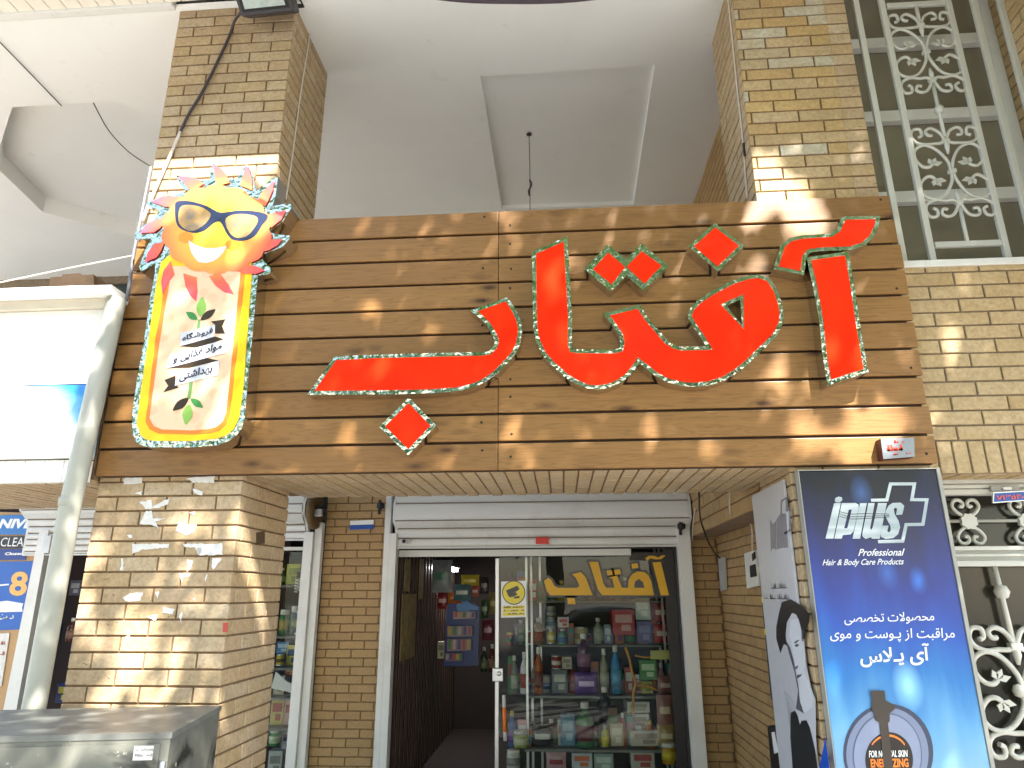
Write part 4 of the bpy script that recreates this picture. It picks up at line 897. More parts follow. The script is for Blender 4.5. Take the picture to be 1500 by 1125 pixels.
b = MB(); b.box(at(1453, 720, 3.41), at(1493, 711, 3.41)+Vector((0, .03, 0)), 0, .004); b.box(at(1470, 718, 3.40), at(1482, 713, 3.40)+Vector((0, .015, 0)), 1, .003); b.build('lamp_bracket', ['conduit', 'enamel'], t)

# ------------------------------------------------------------ left side: pipe, cabinet, neighbour's fascia, posters, floodlight, wires
pp = thing('drain_pipe', 'grey-green painted drain pipe beside the left end of the wooden sign', 'pipe', (-2.32, 3.12, 0))
b = MB(); zt = at(173, 438, 3.12).z; b.tube([(-2.315, 3.12, 0.0), (-2.31, 3.12, 1.2), (-2.312, 3.12, 2.0), (-2.265, 3.12, zt)], .047, 20); b.build('pipe', 'pipe', pp)
b = MB(); b.tube([(-2.315, 3.12, 2.02), (-2.315, 3.12, 2.06)], .0485, 20); b.build('clamp', 'pipe', pp)
# street cabinet
cb = thing('electrical_cabinet', 'weathered grey metal street cabinet in front of the left pillar', 'cabinet', (-1.95, 2.9, 0))
zc_ = EYE-.466
c0, c1, c2_, c3 = Vector((-1.398, 2.6, 0)), Vector((-1.513, 3.2, 0)), Vector((-2.38, 3.04, 0)), Vector((-2.27, 2.44, 0))
b = MB(); b.prism([p+Vector((0, 0, zc_-.02)) for p in (c0, c1, c2_, c3)], (0, 0, -(zc_-.05)), 0); b.build('body', 'cabinet', cb, True)
cen = (c0+c1+c2_+c3)/4
b = MB(); b.prism([cen+(p-cen)*1.012+Vector((0, 0, zc_)) for p in (c0, c1, c2_, c3)], (0, 0, -.019), 0); b.build('lid', plain('grey_lid_paint', hexc('6d6e69'), .38, var=.25, scale=7), cb, True)
b = MB(); dx = (c3-c0).normalized(); nx = Vector((dx.y, -dx.x, 0));
if nx.y > 0: nx = -nx
fr = lambda u, z, o=0.0: c0+dx*u+Vector((0, 0, z))+nx*o
b.prism([fr(.03, .12, .006), fr(.80, .12, .006), fr(.80, zc_-.035, .006), fr(.03, zc_-.035, .006)], -nx*.005, 0); b.build('door', 'cabinet', cb, True)
b = MB()
for k in range(4): b.prism([fr(.34, zc_-.125-.03*k, .016), fr(.46, zc_-.125-.03*k, .016), fr(.46, zc_-.115-.03*k, .010), fr(.34, zc_-.115-.03*k, .010)], -nx*.006, 0)
b.build('vent', 'cabinet', cb, True)
MB().prism([fr(.05, zc_-.085, .0075), fr(.115, zc_-.085, .0075), fr(.115, zc_-.04, .0075), fr(.05, zc_-.04, .0075)], -nx*.001, 0).build('sticker', 'paper', cb)
b = MB(); illegible(b, fr(.11, zc_-.055, .0085), fr(.055, zc_-.055, .0085), .009); illegible(b, fr(.11, zc_-.072, .0085), fr(.055, zc_-.072, .0085), .009); b.build('sticker_print', 'conduit', cb)
b = MB(); b.tube([fr(.012, zc_-.16, .008), fr(.012, zc_-.09, .008)], .011, 8); b.build('hinge', 'alu', cb)
# neighbour's fascia sign
fs = thing('shop_fascia', 'sunlit white shop fascia with a faded blue strip, left of the drain pipe', 'shop sign', (-3.5, 3.14, ZN))
fx0, fx1 = -5.6, -2.285
b = MB(); b.box((fx0, 3.13, EYE+1.01), (fx1, 3.19, EYE+1.41), 0, .003); b.box((fx0, 3.128, EYE+.635), (fx1, 3.19, EYE+.64)); b.build('white_panel', 'fascia', fs)
b = MB(); b.box((fx0, 3.05, EYE+1.46), (fx1+.03, 3.3, EYE+1.51), 0, .004); b.build('coping', 'fascia', fs)
b = MB(); b.box((fx0, 3.10, EYE+1.411), (fx1, 3.29, EYE+1.459)); b.build('coping_bed', 'stone', fs)
b = MB(); x = fx0
while x < fx1-.01: b.box((x, 3.145, EYE+.521), (min(x+.097, fx1), 3.19, EYE+.628), 0, .002); x += .1
b.build('tile_course', 'fascia', fs)
def strip():
    t = NT('faded_blue_strip'); v = t.coord(); n = t.noise(v, 3.2, 4, .5, .4); sep = t.add("ShaderNodeSeparateXYZ"); t.link(v, sep.inputs[0])
    k = t.math('ADD', t.math('MULTIPLY', t.math('SUBTRACT', n, .5), 1.0), t.math('ADD', t.math('MULTIPLY', t.math('ADD', sep.outputs[0], 2.55), 2.0), t.math('MULTIPLY', t.math('SUBTRACT', sep.outputs[2], EYE+.84), 1.9)))
    t.base(t.ramp(k, [(0.0, hexc('eef1f2')), (0.25, hexc('7fbcdc')), (0.5, hexc('2f86c8')), (0.8, hexc('1434a0'))])); t.set(Roughness=.4); return t.m
b = MB(); b.box((fx0, 3.135, EYE+.642), (fx1, 3.19, EYE+1.008), 0, .003); b.build('blue_strip', strip(), fs)
b = MB()
for q in ([(70,630),(75,630),(89,603),(86,602)], [(87,629),(95,629),(98,598),(94,598)], [(66,634),(95,633),(95,635),(66,636)]): b.prism([at(x, y, 3.132) for x, y in q], (0, .002, 0))
b.build('faded_letter', ink('faded_pink', 'd890a4'), fs)
t = thing('tile_stack', 'brown stack of bricks on top of the neighbouring fascia, below the white ceiling', 'brick stack', tuple(at(110, 428, 4.1)))
b = MB(); b.prism([at(x, y, 4.05) for x, y in ((70,432),(138,430),(137,402),(118,403),(116,400),(92,402),(90,405),(74,406))], (.0, .35, 0)); b.build('bricks', 'brown_box', t, True)
# posters on the board in the far left shop front
pb = thing('poster_board', 'tan board covered with blue product posters at the left edge', 'poster board', (-4.6, 5.9, 0.3))
YPb = 5.93
b = MB(); b.prism([at(x, y, YPb+.01) for x, y in ((-60,748),(63,752),(60,777),(0,1060),(-120,1060))], (0, .03, 0)); b.build('board', ink('tan_board', 'b89468', .6), pb)
def poster(name, q, mat, words=None, l=.0):
    b = MB(); b.prism([at(x, y, YPb-l) for x, y in q], (0, .004, 0)); return b.build(name, mat, pb)
wht = 'white'
p1 = poster('poster', [(-60,757),(28,754),(62,758),(60,777),(40,783),(-60,783)], ink('poster_blue', '2a72b8'))
b = MB(); wr('NIVE', (-3, 774), (45, 774), (3, 760), .05, Y=YPb-.002, slant=.0); b.build('words', wht, p1)
p2 = poster('poster', [(-60,786),(45,785),(41,803),(-60,803)], ink('poster_black', '23222e'))
b = MB(); wr('CLEAR', (0, 800.5), (42, 800.5), (3, 787.5), .0, Y=YPb-.002); b.build('words', wht, p2)
p3 = poster('poster', [(-60,805),(41,804),(37,820),(-60,821)], ink('poster_navy', '1c3a86'))
b = MB(); wr('Closeup', (6, 814.5), (38, 814), (8, 809), .04, Y=YPb-.002); b.build('words', wht, p3)
p4 = poster('poster', [(-60,824),(49,822),(29,922),(-60,926)], ink('poster_deep_blue', '1d5bb0'))
b = MB(); wr('8', (12, 873), (38, 873), (17, 837), .03, Y=YPb-.003); b.build('digit', ink('gold_print', 'dcae62'), p4)
b = MB(); b.prism([at(x, y, YPb-.003) for x, y in ((-40,886),(10,880),(34,884),(32,890),(33,896),(-40,898))], (0, .002, 0)); illegible(b, at(-8, 908, YPb-.002), at(26, 906, YPb-.002), .03, 0, .008); b.prism([at(x, y, YPb-.003) for x, y in ((-40,860),(13,855),(13,857),(-40,863))], (0, .002, 0)); b.build('white_shapes', wht, p4)
p5 = poster('poster', [(-30,930),(14,927),(2,1005),(-30,1010)], 'paper')
b = MB(); illegible(b, at(-12, 945, YPb-.002), at(8, 944, YPb-.002), .03, 0, .006); illegible(b, at(-12, 960, YPb-.002), at(6, 959, YPb-.002), .03, 0, .006); b.build('words', ink('print_red', 'a04a44'), p5)
# floodlight on the left pillar
fl = thing('floodlight', 'black rectangular floodlight fixed high on the left pillar', 'floodlight', tuple(at(388, 0, 3.2)))
c = at(387, -14, 3.05); ux = Vector((.150, 0.02, .03)); uy = Vector((0.0, .045, .035)); uz = Vector((-.02, -.075, .105))
b = MB(); b.obox(c, ux, uy, uz, 0, .02); b.build('housing', plain('black_casting', hexc('3b383c'), .45, var=.1), fl)
n_ = uy.normalized(); b = MB(); b.obox(c-uy*1.02, ux*.86, uy*.05, uz*.84, 0, .004); b.build('bezel', 'black_frame', fl)
b = MB(); b.obox(c-uy*1.1, ux*.74, uy*.03, uz*.74); b.build('glass', plain('frosted_lamp_glass', hexc('b4bfbc'), .15, var=.25, scale=14), fl)
b = MB(); b.tube([c-ux*1.08+Vector((0, .02, 0)), c-ux*1.1+Vector((0, .15, .02)), c+ux*1.1+Vector((0, .15, .02)), c+ux*1.08+Vector((0, .02, 0))], .012, 8); b.build('bracket', 'black_frame', fl)
cable('cable', 'thick dark power cable running from the floodlight down the left pillar', [at(353, 18, 3.1), at(343, 32, 3.2), at(335, 55, 3.235), at(300, 128, 3.235), at(276, 168, 3.235), at(262, 198, 3.235)], .0085, 'cable')
cable('conduit', 'pale plastic conduit continuing the power cable down to the sun', [at(264, 193, 3.232), at(244, 240, 3.232), at(222, 290, 3.22), at(208, 325, 3.20)], .0085, 'wire_white')
cable('cable', 'grey cable down the left edge of the sign to the drain pipe', [at(221, 245, 3.24), at(205, 325, 3.19), at(196, 370, 3.18), at(189, 420, 3.17), at(185, 440, 3.17)], .009, 'cable_grey')
cable('wire', 'thin white wire down the side of the left pillar', [atx(447, 20, X2+.006), atx(453, 40, X2+.006), atx(452, 62, X2+.006), atx(440, 140, X2+.006), atx(428, 230, X2+.006), atx(419, 292, X2+.006)], .0045, 'wire_white')
wv = cable('wire', 'thin white wire with a black clip down the side of the right pillar', [atx(1066, -5, X3-.006), atx(1073, 60, X3-.006), atx(1080, 130, X3-.006), atx(1088, 205, X3-.006), atx(1092, 260, X3-.006), atx(1095, 292, X3-.006)], .0045, 'wire_white')
MB().tube([atx(1089, 210, X3-.006), atx(1091, 228, X3-.006)], .007, 8).build('clip', 'gasket', wv)
cable('wire', 'taut pale wire sloping across in front of the neighbouring ceiling', [at(-10, 416, 3.4), at(100, 393, 3.4), at(197, 374, 3.3)], .004, 'wire_white')
zz_ = ZC-.012
cable('wire', 'thin dark wire crossing the white ceiling towards the octagonal recess', [atz(-8, 54, zz_), atz(40, 103, zz_), atz(90, 155, zz_)], .004, 'cable')
cable('wire', 'thin dark wire sagging across the octagonal ceiling recess', [atz(137, 151, zz_), atz(160, 188, zz_)+Vector((0, 0, -.02)), atz(190, 220, zz_)+Vector((0, 0, -.02)), atz(224, 246, zz_)], .004, 'cable')
hk = thing('hanging_wire', 'thin dark wire with a knot hanging from the rectangular ceiling recess', 'wire', (-.19, 4.6, ZC+.05))
p = atz(775, 196, ZC+.036); b = MB(); b.tube([p, p+Vector((.003, 0, -.3)), p+Vector((0, 0, -.75)), p+Vector((.002, 0, -1.3))], .0035, 6); b.build('wire', 'cable', hk)
b = MB(); b.lathe(p+Vector((0, 0, -.008)), [(.022, 0), (.018, .012)], 10); b.build('ceiling_hook', 'cable', hk)
b = MB(); b.tube(smooth([p+Vector((.0, 0, -.42)), p+Vector((.014, 0, -.46)), p+Vector((-.008, 0, -.52)), p+Vector((.0, 0, -.56))], 4), .008, 6); b.build('knot', 'cable', hk)
cable('cable', 'dark cable sagging along the front of the upper storey at the top of the view', [at(400, -60, 2.45), at(470, -40, 2.43), at(570, -16, 2.43), at(660, -1, 2.43), at(750, 2.5, 2.43), at(840, 0, 2.43), at(940, -14, 2.43), at(1040, -36, 2.43), at(1110, -62, 2.45)], .010, 'cable')
# torn paper on the left pillar: remains of posted bills, parts of the pillar's face
def zs(l): return [(120+x/4.6875, 690+y/4.6875) for x, y in l]
def scrap(poly, mat='paper'):
    q = []
    for i, (x, y) in enumerate(poly):
        x2, y2 = poly[(i+1) % len(poly)]; k = max(1, int(sqrt((x2-x)**2+(y2-y)**2)/14))
        q += [(x+(x2-x)*t/k+random.uniform(-4, 4), y+(y2-y)*t/k+random.uniform(-4, 4)) for t in range(k)]
    b = MB(); b.prism([at(x, y, YF-.003) for x, y in zs(q)], (0, .002, 0), back=False); return b.build('paper_scrap', mat, pillar_l)
scr = [[(282,60),(300,42),(412,45),(408,85),(285,92)], [(712,50),(780,42),(912,35),(905,80),(760,78)], [(360,150),(412,135),(410,165),(385,160)], [(762,120),(832,140),(825,168),(770,150)],
       [(392,215),(470,200),(485,245),(560,205),(600,190),(590,230),(500,258),(440,262)], [(440,275),(478,272),(485,325),(585,325),(500,345),(530,398),(480,370),(400,362)], [(665,350),(720,370),(788,368),(765,420),(715,440),(640,412)],
       [(345,500),(600,500),(590,525),(420,540),(345,570)], [(695,500),(965,498),(962,575),(800,578),(780,525),(700,522)], [(270,600),(282,602),(285,680),(262,682)], [(725,610),(765,620),(745,670),(722,690)], [(895,600),(962,598),(905,678),(890,665)],
       [(668,705),(745,700),(740,725),(690,730),(680,765)], [(280,870),(330,840),(420,835),(400,890),(300,895)], [(840,740),(860,700),(850,760)], [(310,435),(340,440),(345,458),(325,462)], [(735,285),(780,280),(770,305)], [(500,830),(530,820),(515,875)], [(760,880),(785,855),(770,890)],
       [(365,400+640),(400,390+640),(390,430+640),(372,445+640)], [(300,500+640),(330,470+640),(318,540+640)], [(665,1000),(690,960),(680,1040)], [(560,930),(640,950),(620,985),(555,975)], [(440,1000),(520,985),(505,1030)]]
for q in scr: scrap(q)
b = MB(); b.prism([at(x, y, YF-.004) for x, y in zs([(790,525),(820,530),(818,560),(800,575),(795,550)])], (0, .001, 0), back=False); b.build('printed_face', 'conduit', pillar_l)
b = MB(); b.prism([atx(x, y, X2+.004) for x, y in ((376,780),(388,778),(388,796),(376,798))], (-.003, 0, 0)); b.build('dark_patch', plain('bare_mortar_patch', hexc('4e3a26'), .9), pillar_l)
tag(MB().prism([at(x, y, YF-.004) for x, y in ((327,912),(334,912),(333,926),(326,926))], (0, .003, 0)).build('sticker', ink('red_blue_sticker', 'b04038')), 'tiny red sticker on the right edge of the left pillar', 'sticker')

# ------------------------------------------------------------ goods in the shop windows
_pc = {}
def pm(h, rough=.35):
    if h not in _pc: _pc[h] = plain('product_'+h, hexc(h), rough, var=.12, scale=30)
    return _pc[h]
def goods(kind, x0, y0, x1, y1, Y, col, lab, label, cap='e0ddd4', dep=None):
    """a product whose outline spans the given photo pixels at depth Y"""
    xc = (x0+x1)/2; c = at(xc, y1, Y); zt = at(xc, y0, Y).z; hw = abs(at(x1, y1, Y).x-at(x0, y1, Y).x)/2; h = zt-c.z
    name, cat = {'bottle': ('bottle', 'bottle'), 'jar': ('jar', 'jar'), 'can': ('tin_can', 'tin'), 'box': ('product_box', 'box'), 'pouch': ('snack_pouch', 'pouch')}[kind]
    t = thing(name, label, cat, (c.x, c.y, c.z), 'goods in the shop windows')
    L = lambda *p: tuple(c+Vector(p))
    if kind in ('bottle',):
        pr = [(hw*.9, 0), (hw, .02*h), (hw, .55*h), (hw*.92, .64*h), (hw*.55, .76*h), (hw*.36, .82*h), (hw*.36, .86*h)]
        MB().lathe(c, pr, 16).build('bottle_body', pm(col, .2), t)
        MB().lathe(c, [(hw*.46, .855*h), (hw*.46, .99*h), (hw*.40, h)], 12).build('cap', pm(cap), t)
        MB().lathe(c, [(hw*1.012, .14*h), (hw*1.012, .48*h)], 16).build('label_band', pm(lab), t)
    elif kind == 'jar':
        MB().lathe(c, [(hw*.92, 0), (hw, .04*h), (hw, .72*h), (hw*.85, .80*h)], 16).build('jar_body', pm(col, .15), t)
        MB().lathe(c, [(hw*.93, .79*h), (hw*.93, .98*h), (hw*.88, h)], 16).build('lid', pm(cap), t)
        MB().lathe(c, [(hw*1.012, .18*h), (hw*1.012, .60*h)], 16).build('label_band', pm(lab), t)
    elif kind == 'can':
        MB().lathe(c, [(hw*.96, 0), (hw, .03*h), (hw*.97, .06*h), (hw*.97, .93*h), (hw, .96*h), (hw*.95, h)], 16).build('can_body', 'alu', t)
        MB().lathe(c, [(hw*.985, .10*h), (hw*.985, .90*h)], 16).build('label_band', pm(col), t)
        MB().lathe(c, [(hw*.995, .3*h), (hw*.995, .62*h)], 16).build('label_stripe', pm(lab), t)
    elif kind == 'box':
        d = dep or hw*1.1; a = random.uniform(-.12, .12); ux = Vector((cos(a), sin(a), 0)); uy = Vector((-sin(a), cos(a), 0))
        MB().obox(c+Vector((0, d, h/2)), ux*hw, uy*d, EZ*(h/2), 0, min(hw, h)*.05).build('carton', pm(col, .4), t)
        f = c+Vector((0, d, h/2))-uy*(d+.0015); b = MB(); b.obox(f+EZ*h*.14, ux*hw*.74, uy*.001, EZ*h*.16); b.obox(f-EZ*h*.22+ux*hw*.2, ux*hw*.42, uy*.001, EZ*h*.12); b.build('printed_panel', pm(lab, .4), t)
    else:
        n = 9; V = []; Fc = []
        for j in range(n):
            v = j/(n-1)
            for i in range(7):
                u = i/6; bul = (sin(pi*u)*sin(pi*v))**.6*hw*.38; V.append(c+Vector(((u-.5)*2*hw*(1-.06*sin(pi*v)), -bul+random.uniform(-.003, .003), v*h)))
        for j in range(n-1):
            for i in range(6): Fc.append((j*7+i, j*7+i+1, (j+1)*7+i+1, (j+1)*7+i))
        back = [p+Vector((0, 2*(c.y-p.y)+.004, 0)) for p in V]
        b = MB().raw(V, Fc, 0, True); b.raw(back, [tuple(reversed(f)) for f in Fc], 0, True); b.build('bag', pm(col, .25), t)
        q = [c+Vector(((u-.5)*hw*1.3, -(sin(pi*(.175+.65*u))*sin(pi*v))**.6*hw*.38-.006, v*h)) for v in (.38, .5, .62) for u in (0, .33, .66, 1)]
        MB().raw(q, [(r*4+i, r*4+i+1, r*4+i+5, r*4+i+4) for r in range(2) for i in range(3)], 0, True).build('printed_panel', pm(lab, .3), t)
    return t
def shelf(label, x0, x1, Y0, Y1, rows, Yr, th=.02):
    t = thing('display_shelves', label, 'shelves', (0.5*(x0+x1), Y1, 0)); 
    for y in rows:
        z = at(430 if x0 < -2 else 860, y, Yr).z; MB().box((x0, Y0, z-th-.001), (x1, Y1, z-.001), 0, .003).build('shelf_board', 'shelf', t)
    for x in (x0+.01, x1-.02): MB().box((x, Y1, 0), (x+.02, Y1+.02, 2.3)).build('upright', 'alu', t)
    return t
G = goods
# door display: back row (A), middle (B), front (C, D)
shelf('upper grey shelves deep behind the glass door', -.25, .9, 6.72, 6.98, (944, 880), 6.8, .015)
shelf('middle shelf behind the glass door', -.32, .9, 6.40, 6.66, (1017,), 6.5); shelf('lower shelf behind the glass door', -.35, .9, 6.20, 6.36, (1094,), 6.3)
A, B, C = 6.8, 6.5, 6.28
MB().box((-.5, 7.1, 0), (.95, 7.15, 2.35)).build('partition', plain('olive_partition', hexc('2c2a23'), .7), arc)
for a in [('can',800,888,814,902,A,'b9bfae','8d9aa0','pale tin on top of the tin column behind the door glass'),('can',800,903,814,922,A,'a7b7b4','5f7d8a','grey-blue tin in the middle of the tin column behind the door glass'),('can',801,923,814,943,A,'c9b24a','e2d9a0','yellow tin at the bottom of the tin column behind the door glass'),
          ('box',817,904,833,919,A,'c8c2bc','b03a38','white box with red print behind the door glass'),('bottle',817,921,832,944,A,'6fa08a','3d6d9a','green bottle with a blue band right of the yellow tin'),
          ('bottle',781,905,797,944,A,'8a6a48','b5643a','brown bottle under the warning sticker'),('bottle',756,908,770,944,A,'6f7a6a','8f9a86','grey-green bottle below the left edge of the warning sticker'),
          ('box',897,893,930,930,A,'b93436','d8a8a0','red box hung in the middle of the door glass'),('box',933,876,954,908,A,'8fa392','b6c2b4','pale green box below the yellow word'),('box',935,910,957,942,A,'4a4a86','7f7fb0','blue-violet box below the pale green box'),
          ('pouch',956,882,983,912,A,'8e2c30','c09a80','dark red pouch high at the right of the door glass'),('pouch',958,914,984,942,A,'a52a30','d0b0a0','bright red pouch under the dark red pouch'),
          ('bottle',870,905,884,943,A,'8a9480','a8b090','olive bottle behind the purple bottle'),('box',886,915,896,943,A,'7a8aa0','c0c8d0','slim grey box beside the red box'),('can',842,918,862,943,A,'c2b27a','8a7a50','straw-coloured tub above the purple bottle'),
          ('bottle',783,948,796,1016,B,'a85a2a','7a3d20','tall orange-brown bottle on the middle shelf'),('can',808,960,822,980,B,'8f3a34','d0c8c0','dark red tin stacked on the middle shelf'),('box',808,981,830,1016,B,'5a6a72','b8b8a8','grey box under the dark red tin'),('box',824,962,838,980,B,'a9a184','6a5a40','beige carton beside the dark red tin'),
          ('bottle',846,928,866,984,B,'4a2440','8d5f78','dark purple bottle with a white cap'),('pouch',842,985,877,1017,B,'5a3a88','c4a8d8','purple pouch beneath the dark purple bottle'),
          ('bottle',880,950,893,1016,B,'8c8c74','a8a890','grey-olive bottle right of the purple pouch'),('bottle',896,945,911,1016,B,'2a7fb0','5aa8d0','bright blue bottle in the middle of the door glass'),('box',938,967,963,996,B,'3f8a42','b8d8a8','green carton under the olive price strip'),('box',940,998,956,1016,B,'a8a83a','6f7a2a','lime box under the green carton'),('pouch',964,990,986,1017,B,'8a5a58','c8a8a0','dusty pink pouch upper right'),
          ('bottle',748,960,759,1016,B,'76806e','b0b6a4','grey bottle next to the door edge'),('bottle',762,955,774,1016,B,'d8d8d4','a8423a','white bottle with a red band beside the door edge'),
          ('box',822,1047,843,1092,C,'3d7390','8ab0c0','teal carton on the lower shelf'),('bottle',845,1028,871,1093,C,'3f7a4c','6d2a3a','green bottle with a maroon band on the lower shelf'),('bottle',877,1006,897,1060,6.4,'15151c','2a2a36','glossy black bottle above the lime one'),('bottle',881,1062,893,1093,C,'b8b22c','e0d860','lime lighter-shaped bottle under the black bottle'),('box',894,1060,913,1093,C,'c2b89a','e8e0c8','cream carton on the lower shelf'),
          ('box',918,1028,951,1044,6.4,'d0cfc8','b0a890','white flat box on top of the white stack'),('box',918,1046,951,1068,6.4,'d8d6ce','a89a88','white box in the middle of the white stack'),('box',921,1070,967,1093,C,'cfcbbf','9a8a78','wide white box at the bottom of the white stack'),
          ('pouch',963,1018,987,1062,C,'9a6a60','d8c0a0','pinkish brown pouch hanging lower right'),('pouch',964,1062,990,1093,C,'a88a5a','d8c8a0','tan pouch at the lower right corner'),
          ('pouch',778,1062,812,1094,C,'1e2022','c8c8c4','black bag with white print on the lower shelf'),('jar',752,1070,774,1094,C,'8a9a4a','d0d0b0','small green jar near the door handle'),
          ('jar',742,1098,762,1125,6.24,'c8c8c4','8a8a88','white jar at the bottom left of the door glass'),('box',838,1103,868,1126,6.24,'b8c4cc','d06a3a','white and orange carton at the bottom'),('pouch',800,1100,830,1130,6.24,'c09aa0','8a2a30','pink pouch at the bottom of the door glass'),('box',872,1104,900,1130,6.24,'8fa39a','c0d0c8','pale teal carton at the bottom of the door glass'),('box',925,1100,960,1128,6.24,'b8b4a4','a83a34','beige carton with red side at the bottom'),('jar',970,1088,991,1118,6.22,'b98a1a','d8c02a','amber jar at the lower right of the door glass')]: G(*a)
RG = random.Random(5)
ORD = 'first second third fourth fifth sixth seventh eighth ninth tenth eleventh twelfth thirteenth fourteenth fifteenth sixteenth seventeenth eighteenth nineteenth twentieth'.split()
HUE = [('red', 'a8322e'), ('blue', '2f5f9a'), ('green', '3f7f4a'), ('yellow', 'c8a838'), ('white', 'cfcdc4'), ('violet', '6a4a8a'), ('orange', 'c0682c'), ('pink', 'c08a94'), ('brown', '7a5538'), ('teal', '3f8a8c')]
for yb, hh, Y, row, xa, xb in ((880, (26, 46), 6.86, 'topmost back', 742, 950), (944, (22, 36), 6.9, 'upper back', 742, 986), (1017, (34, 56), 6.62, 'middle back', 744, 988), (1094, (36, 60), 6.34, 'lower back', 744, 990)):
    x = xa; k = 0
    while x < xb-9 and k < 20:
        w = RG.uniform(9, 16); cn, ch = RG.choice(HUE); ln, lh = RG.choice([q for q in HUE if q[0] != cn]); kd = RG.choice(['bottle', 'box', 'can', 'box', 'jar', 'bottle'])
        G(kd, x, yb-RG.uniform(*hh)*(.6 if kd in ('can', 'jar') else 1), x+w, yb, Y, ch, lh, '%s %s with %s label, %s from the left on the %s shelf' % (cn, {'box': 'carton', 'can': 'tin'}.get(kd, kd), ln, ORD[k], row), RG.choice(['e0ddd4', '2a2a2e', 'b03a34', 'd8c060']), dep=.03 if kd == 'box' else None)
        x += w+RG.uniform(.5, 3); k += 1
for a in [('bottle',704,948,714,984,7.5,'3a4a3a','8a8a70','dark green bottle low beside the snack rack'),('bottle',716,944,726,984,7.5,'6a3a2a','b09070','brown bottle at the right edge of the open doorway'),('pouch',716,868,728,900,7.45,'8a7a3a','c8b860','mustard bag against the glass door edge'),('pouch',704,878,716,906,7.5,'3a5a3a','90a880','dark green bag right of the snack rack'),('pouch',640,868,656,892,7.6,'7a2a30','c8a0a0','red bag left of the snack rack top'),('box',640,940,650,965,7.6,'a8a07a','6a6048','cream packet left of the snack rack')]: G(*a)
b = MB(); b.prism([at(x, y, 6.15) for x, y in ((953,953),(985,952),(985,966),(953,966))], (0, .01, 0)); tag(b.build('price_strip', ink('olive_strip', 'a8a552')), 'olive price strip across the right of the door glass', 'price strip')
b = MB(); b.tube(smooth([at(x, y, 6.16) for x, y in ((916,948),(922,965),(926,985),(931,1000),(928,1015),(927,1045))], 4), .012, 6); b.tube(smooth([at(x, y, 6.16) for x, y in ((930,960),(945,963),(962,962))], 4), .007, 6); b.tube(smooth([at(x, y, 6.16) for x, y in ((932,1003),(950,1006),(964,1012))], 4), .009, 6)
tag(b.build('ribbon', ink('amber_ribbon', 'c8881c', .2)), 'twisted amber plastic ribbon hanging inside the door glass', 'ribbon')
# side shop window
SWs = 6.35
shelf('grey shelves in the side shop window', -3.2, -1.85, 6.22, 6.5, (857, 930.5, 976, 1019, 1063, 1140), SWs, .02)
for a in [('box',418,826,440,856,SWs,'c3c838','8a9a20','lime yellow carton on the top shelf of the side window'),('bottle',408,832,417,856,SWs,'3f6a40','8ab070','slim green bottle left of the lime carton'),('bottle',445,829,456,856,SWs,'3a5a3c','a8b890','dark green bottle right of the lime carton'),
          ('jar',408,893,422,930,SWs,'357a4a','b8a85a','green jar with a gold band on the second shelf'),('jar',424,888,436,930,SWs,'4a6a50','6a8a60','tall dark green jar on the second shelf'),('can',431,894,446,930,SWs-.07,'2f4a86','b0a878','blue and gold tin on the second shelf'),('bottle',448,886,459,930,SWs,'b03a48','d8a0a0','red bottle on the second shelf'),
          ('box',404,940,421,957,SWs,'3f80b8','a8c8e0','light blue box on top of the yellow tin'),('can',404,958,416,975,SWs-.05,'c8b02c','5a4a18','yellow tin on the third shelf'),('box',418,945,439,975,SWs,'c8c040','2a4a80','yellow carton with a blue disc on the third shelf'),('bottle',441,939,452,975,SWs,'c8bc88','e0d8b0','cream bottle on the third shelf'),
          ('box',400,990,416,1018,SWs,'c0b8a0','8a7a60','beige packet on the fourth shelf'),('box',417,978,433,990,SWs+.06,'b03a30','e0a040','small red box behind the white leaflet'),('box',434,977,448,990,SWs+.06,'a8302c','d0c0a0','dark red box behind the white leaflet'),
          ('box',394,1022,412,1050+12,SWs,'d0bc5a','b03a30','yellow packet on the fifth shelf'),('box',414,1025,434,1062,SWs,'c89a90','a8403a','pink packet on the fifth shelf'),('box',436,1027,446,1062,SWs,'b8c0a0','6a8a50','pale green packet on the fifth shelf'),
          ('jar',394,1068,410,1092,SWs-.08,'3a8a4a','c8d8b0','green tub in the lowest row of the side window'),('box',412,1070,430,1100,SWs,'c8c8d4','5a5a8a','white and violet carton in the lowest row'),('box',390,1100,410,1136,SWs-.08,'c4c8c8','8a8a86','plain white carton at the bottom of the side window'),('box',412,1103,432,1138,SWs,'c8a898','a05a50','salmon carton at the bottom of the side window')]: G(*a)
b = MB(); b.prism([at(x, y, 6.18) for x, y in ((404,984),(421,999),(444,1007),(441,1021),(420,1013),(397,1008))], (0, .004, 0)); tag(b.build('leaflet', 'white'), 'white leaflet stuck inside the side shop window', 'leaflet')
b = MB(); zt = at(438, 812, 6.2); b.tube([zt+Vector((.06, 0, .1)), at(439, 838, 6.2)], .006, 6); o = b.build('lamp_cord', 'cable')
lamp = thing('hanging_bulb', 'unlit spiral light bulb hanging in the side shop window', 'light bulb', tuple(at(438, 865, 6.2))); o.parent = lamp; o.matrix_parent_inverse = Matrix.Translation(-lamp.location)
p = at(438.5, 838, 6.2); b = MB(); b.tube([p, p-Vector((0, 0, .05))], .022, 10); b.build('socket', 'cable', lamp)
b = MB(); b.tube([p+Vector((.026*cos(k*.7), .026*sin(k*.7), -.05-.0028*k)) for k in range(44)], .007, 5); b.build('spiral_tube', 'white', lamp)
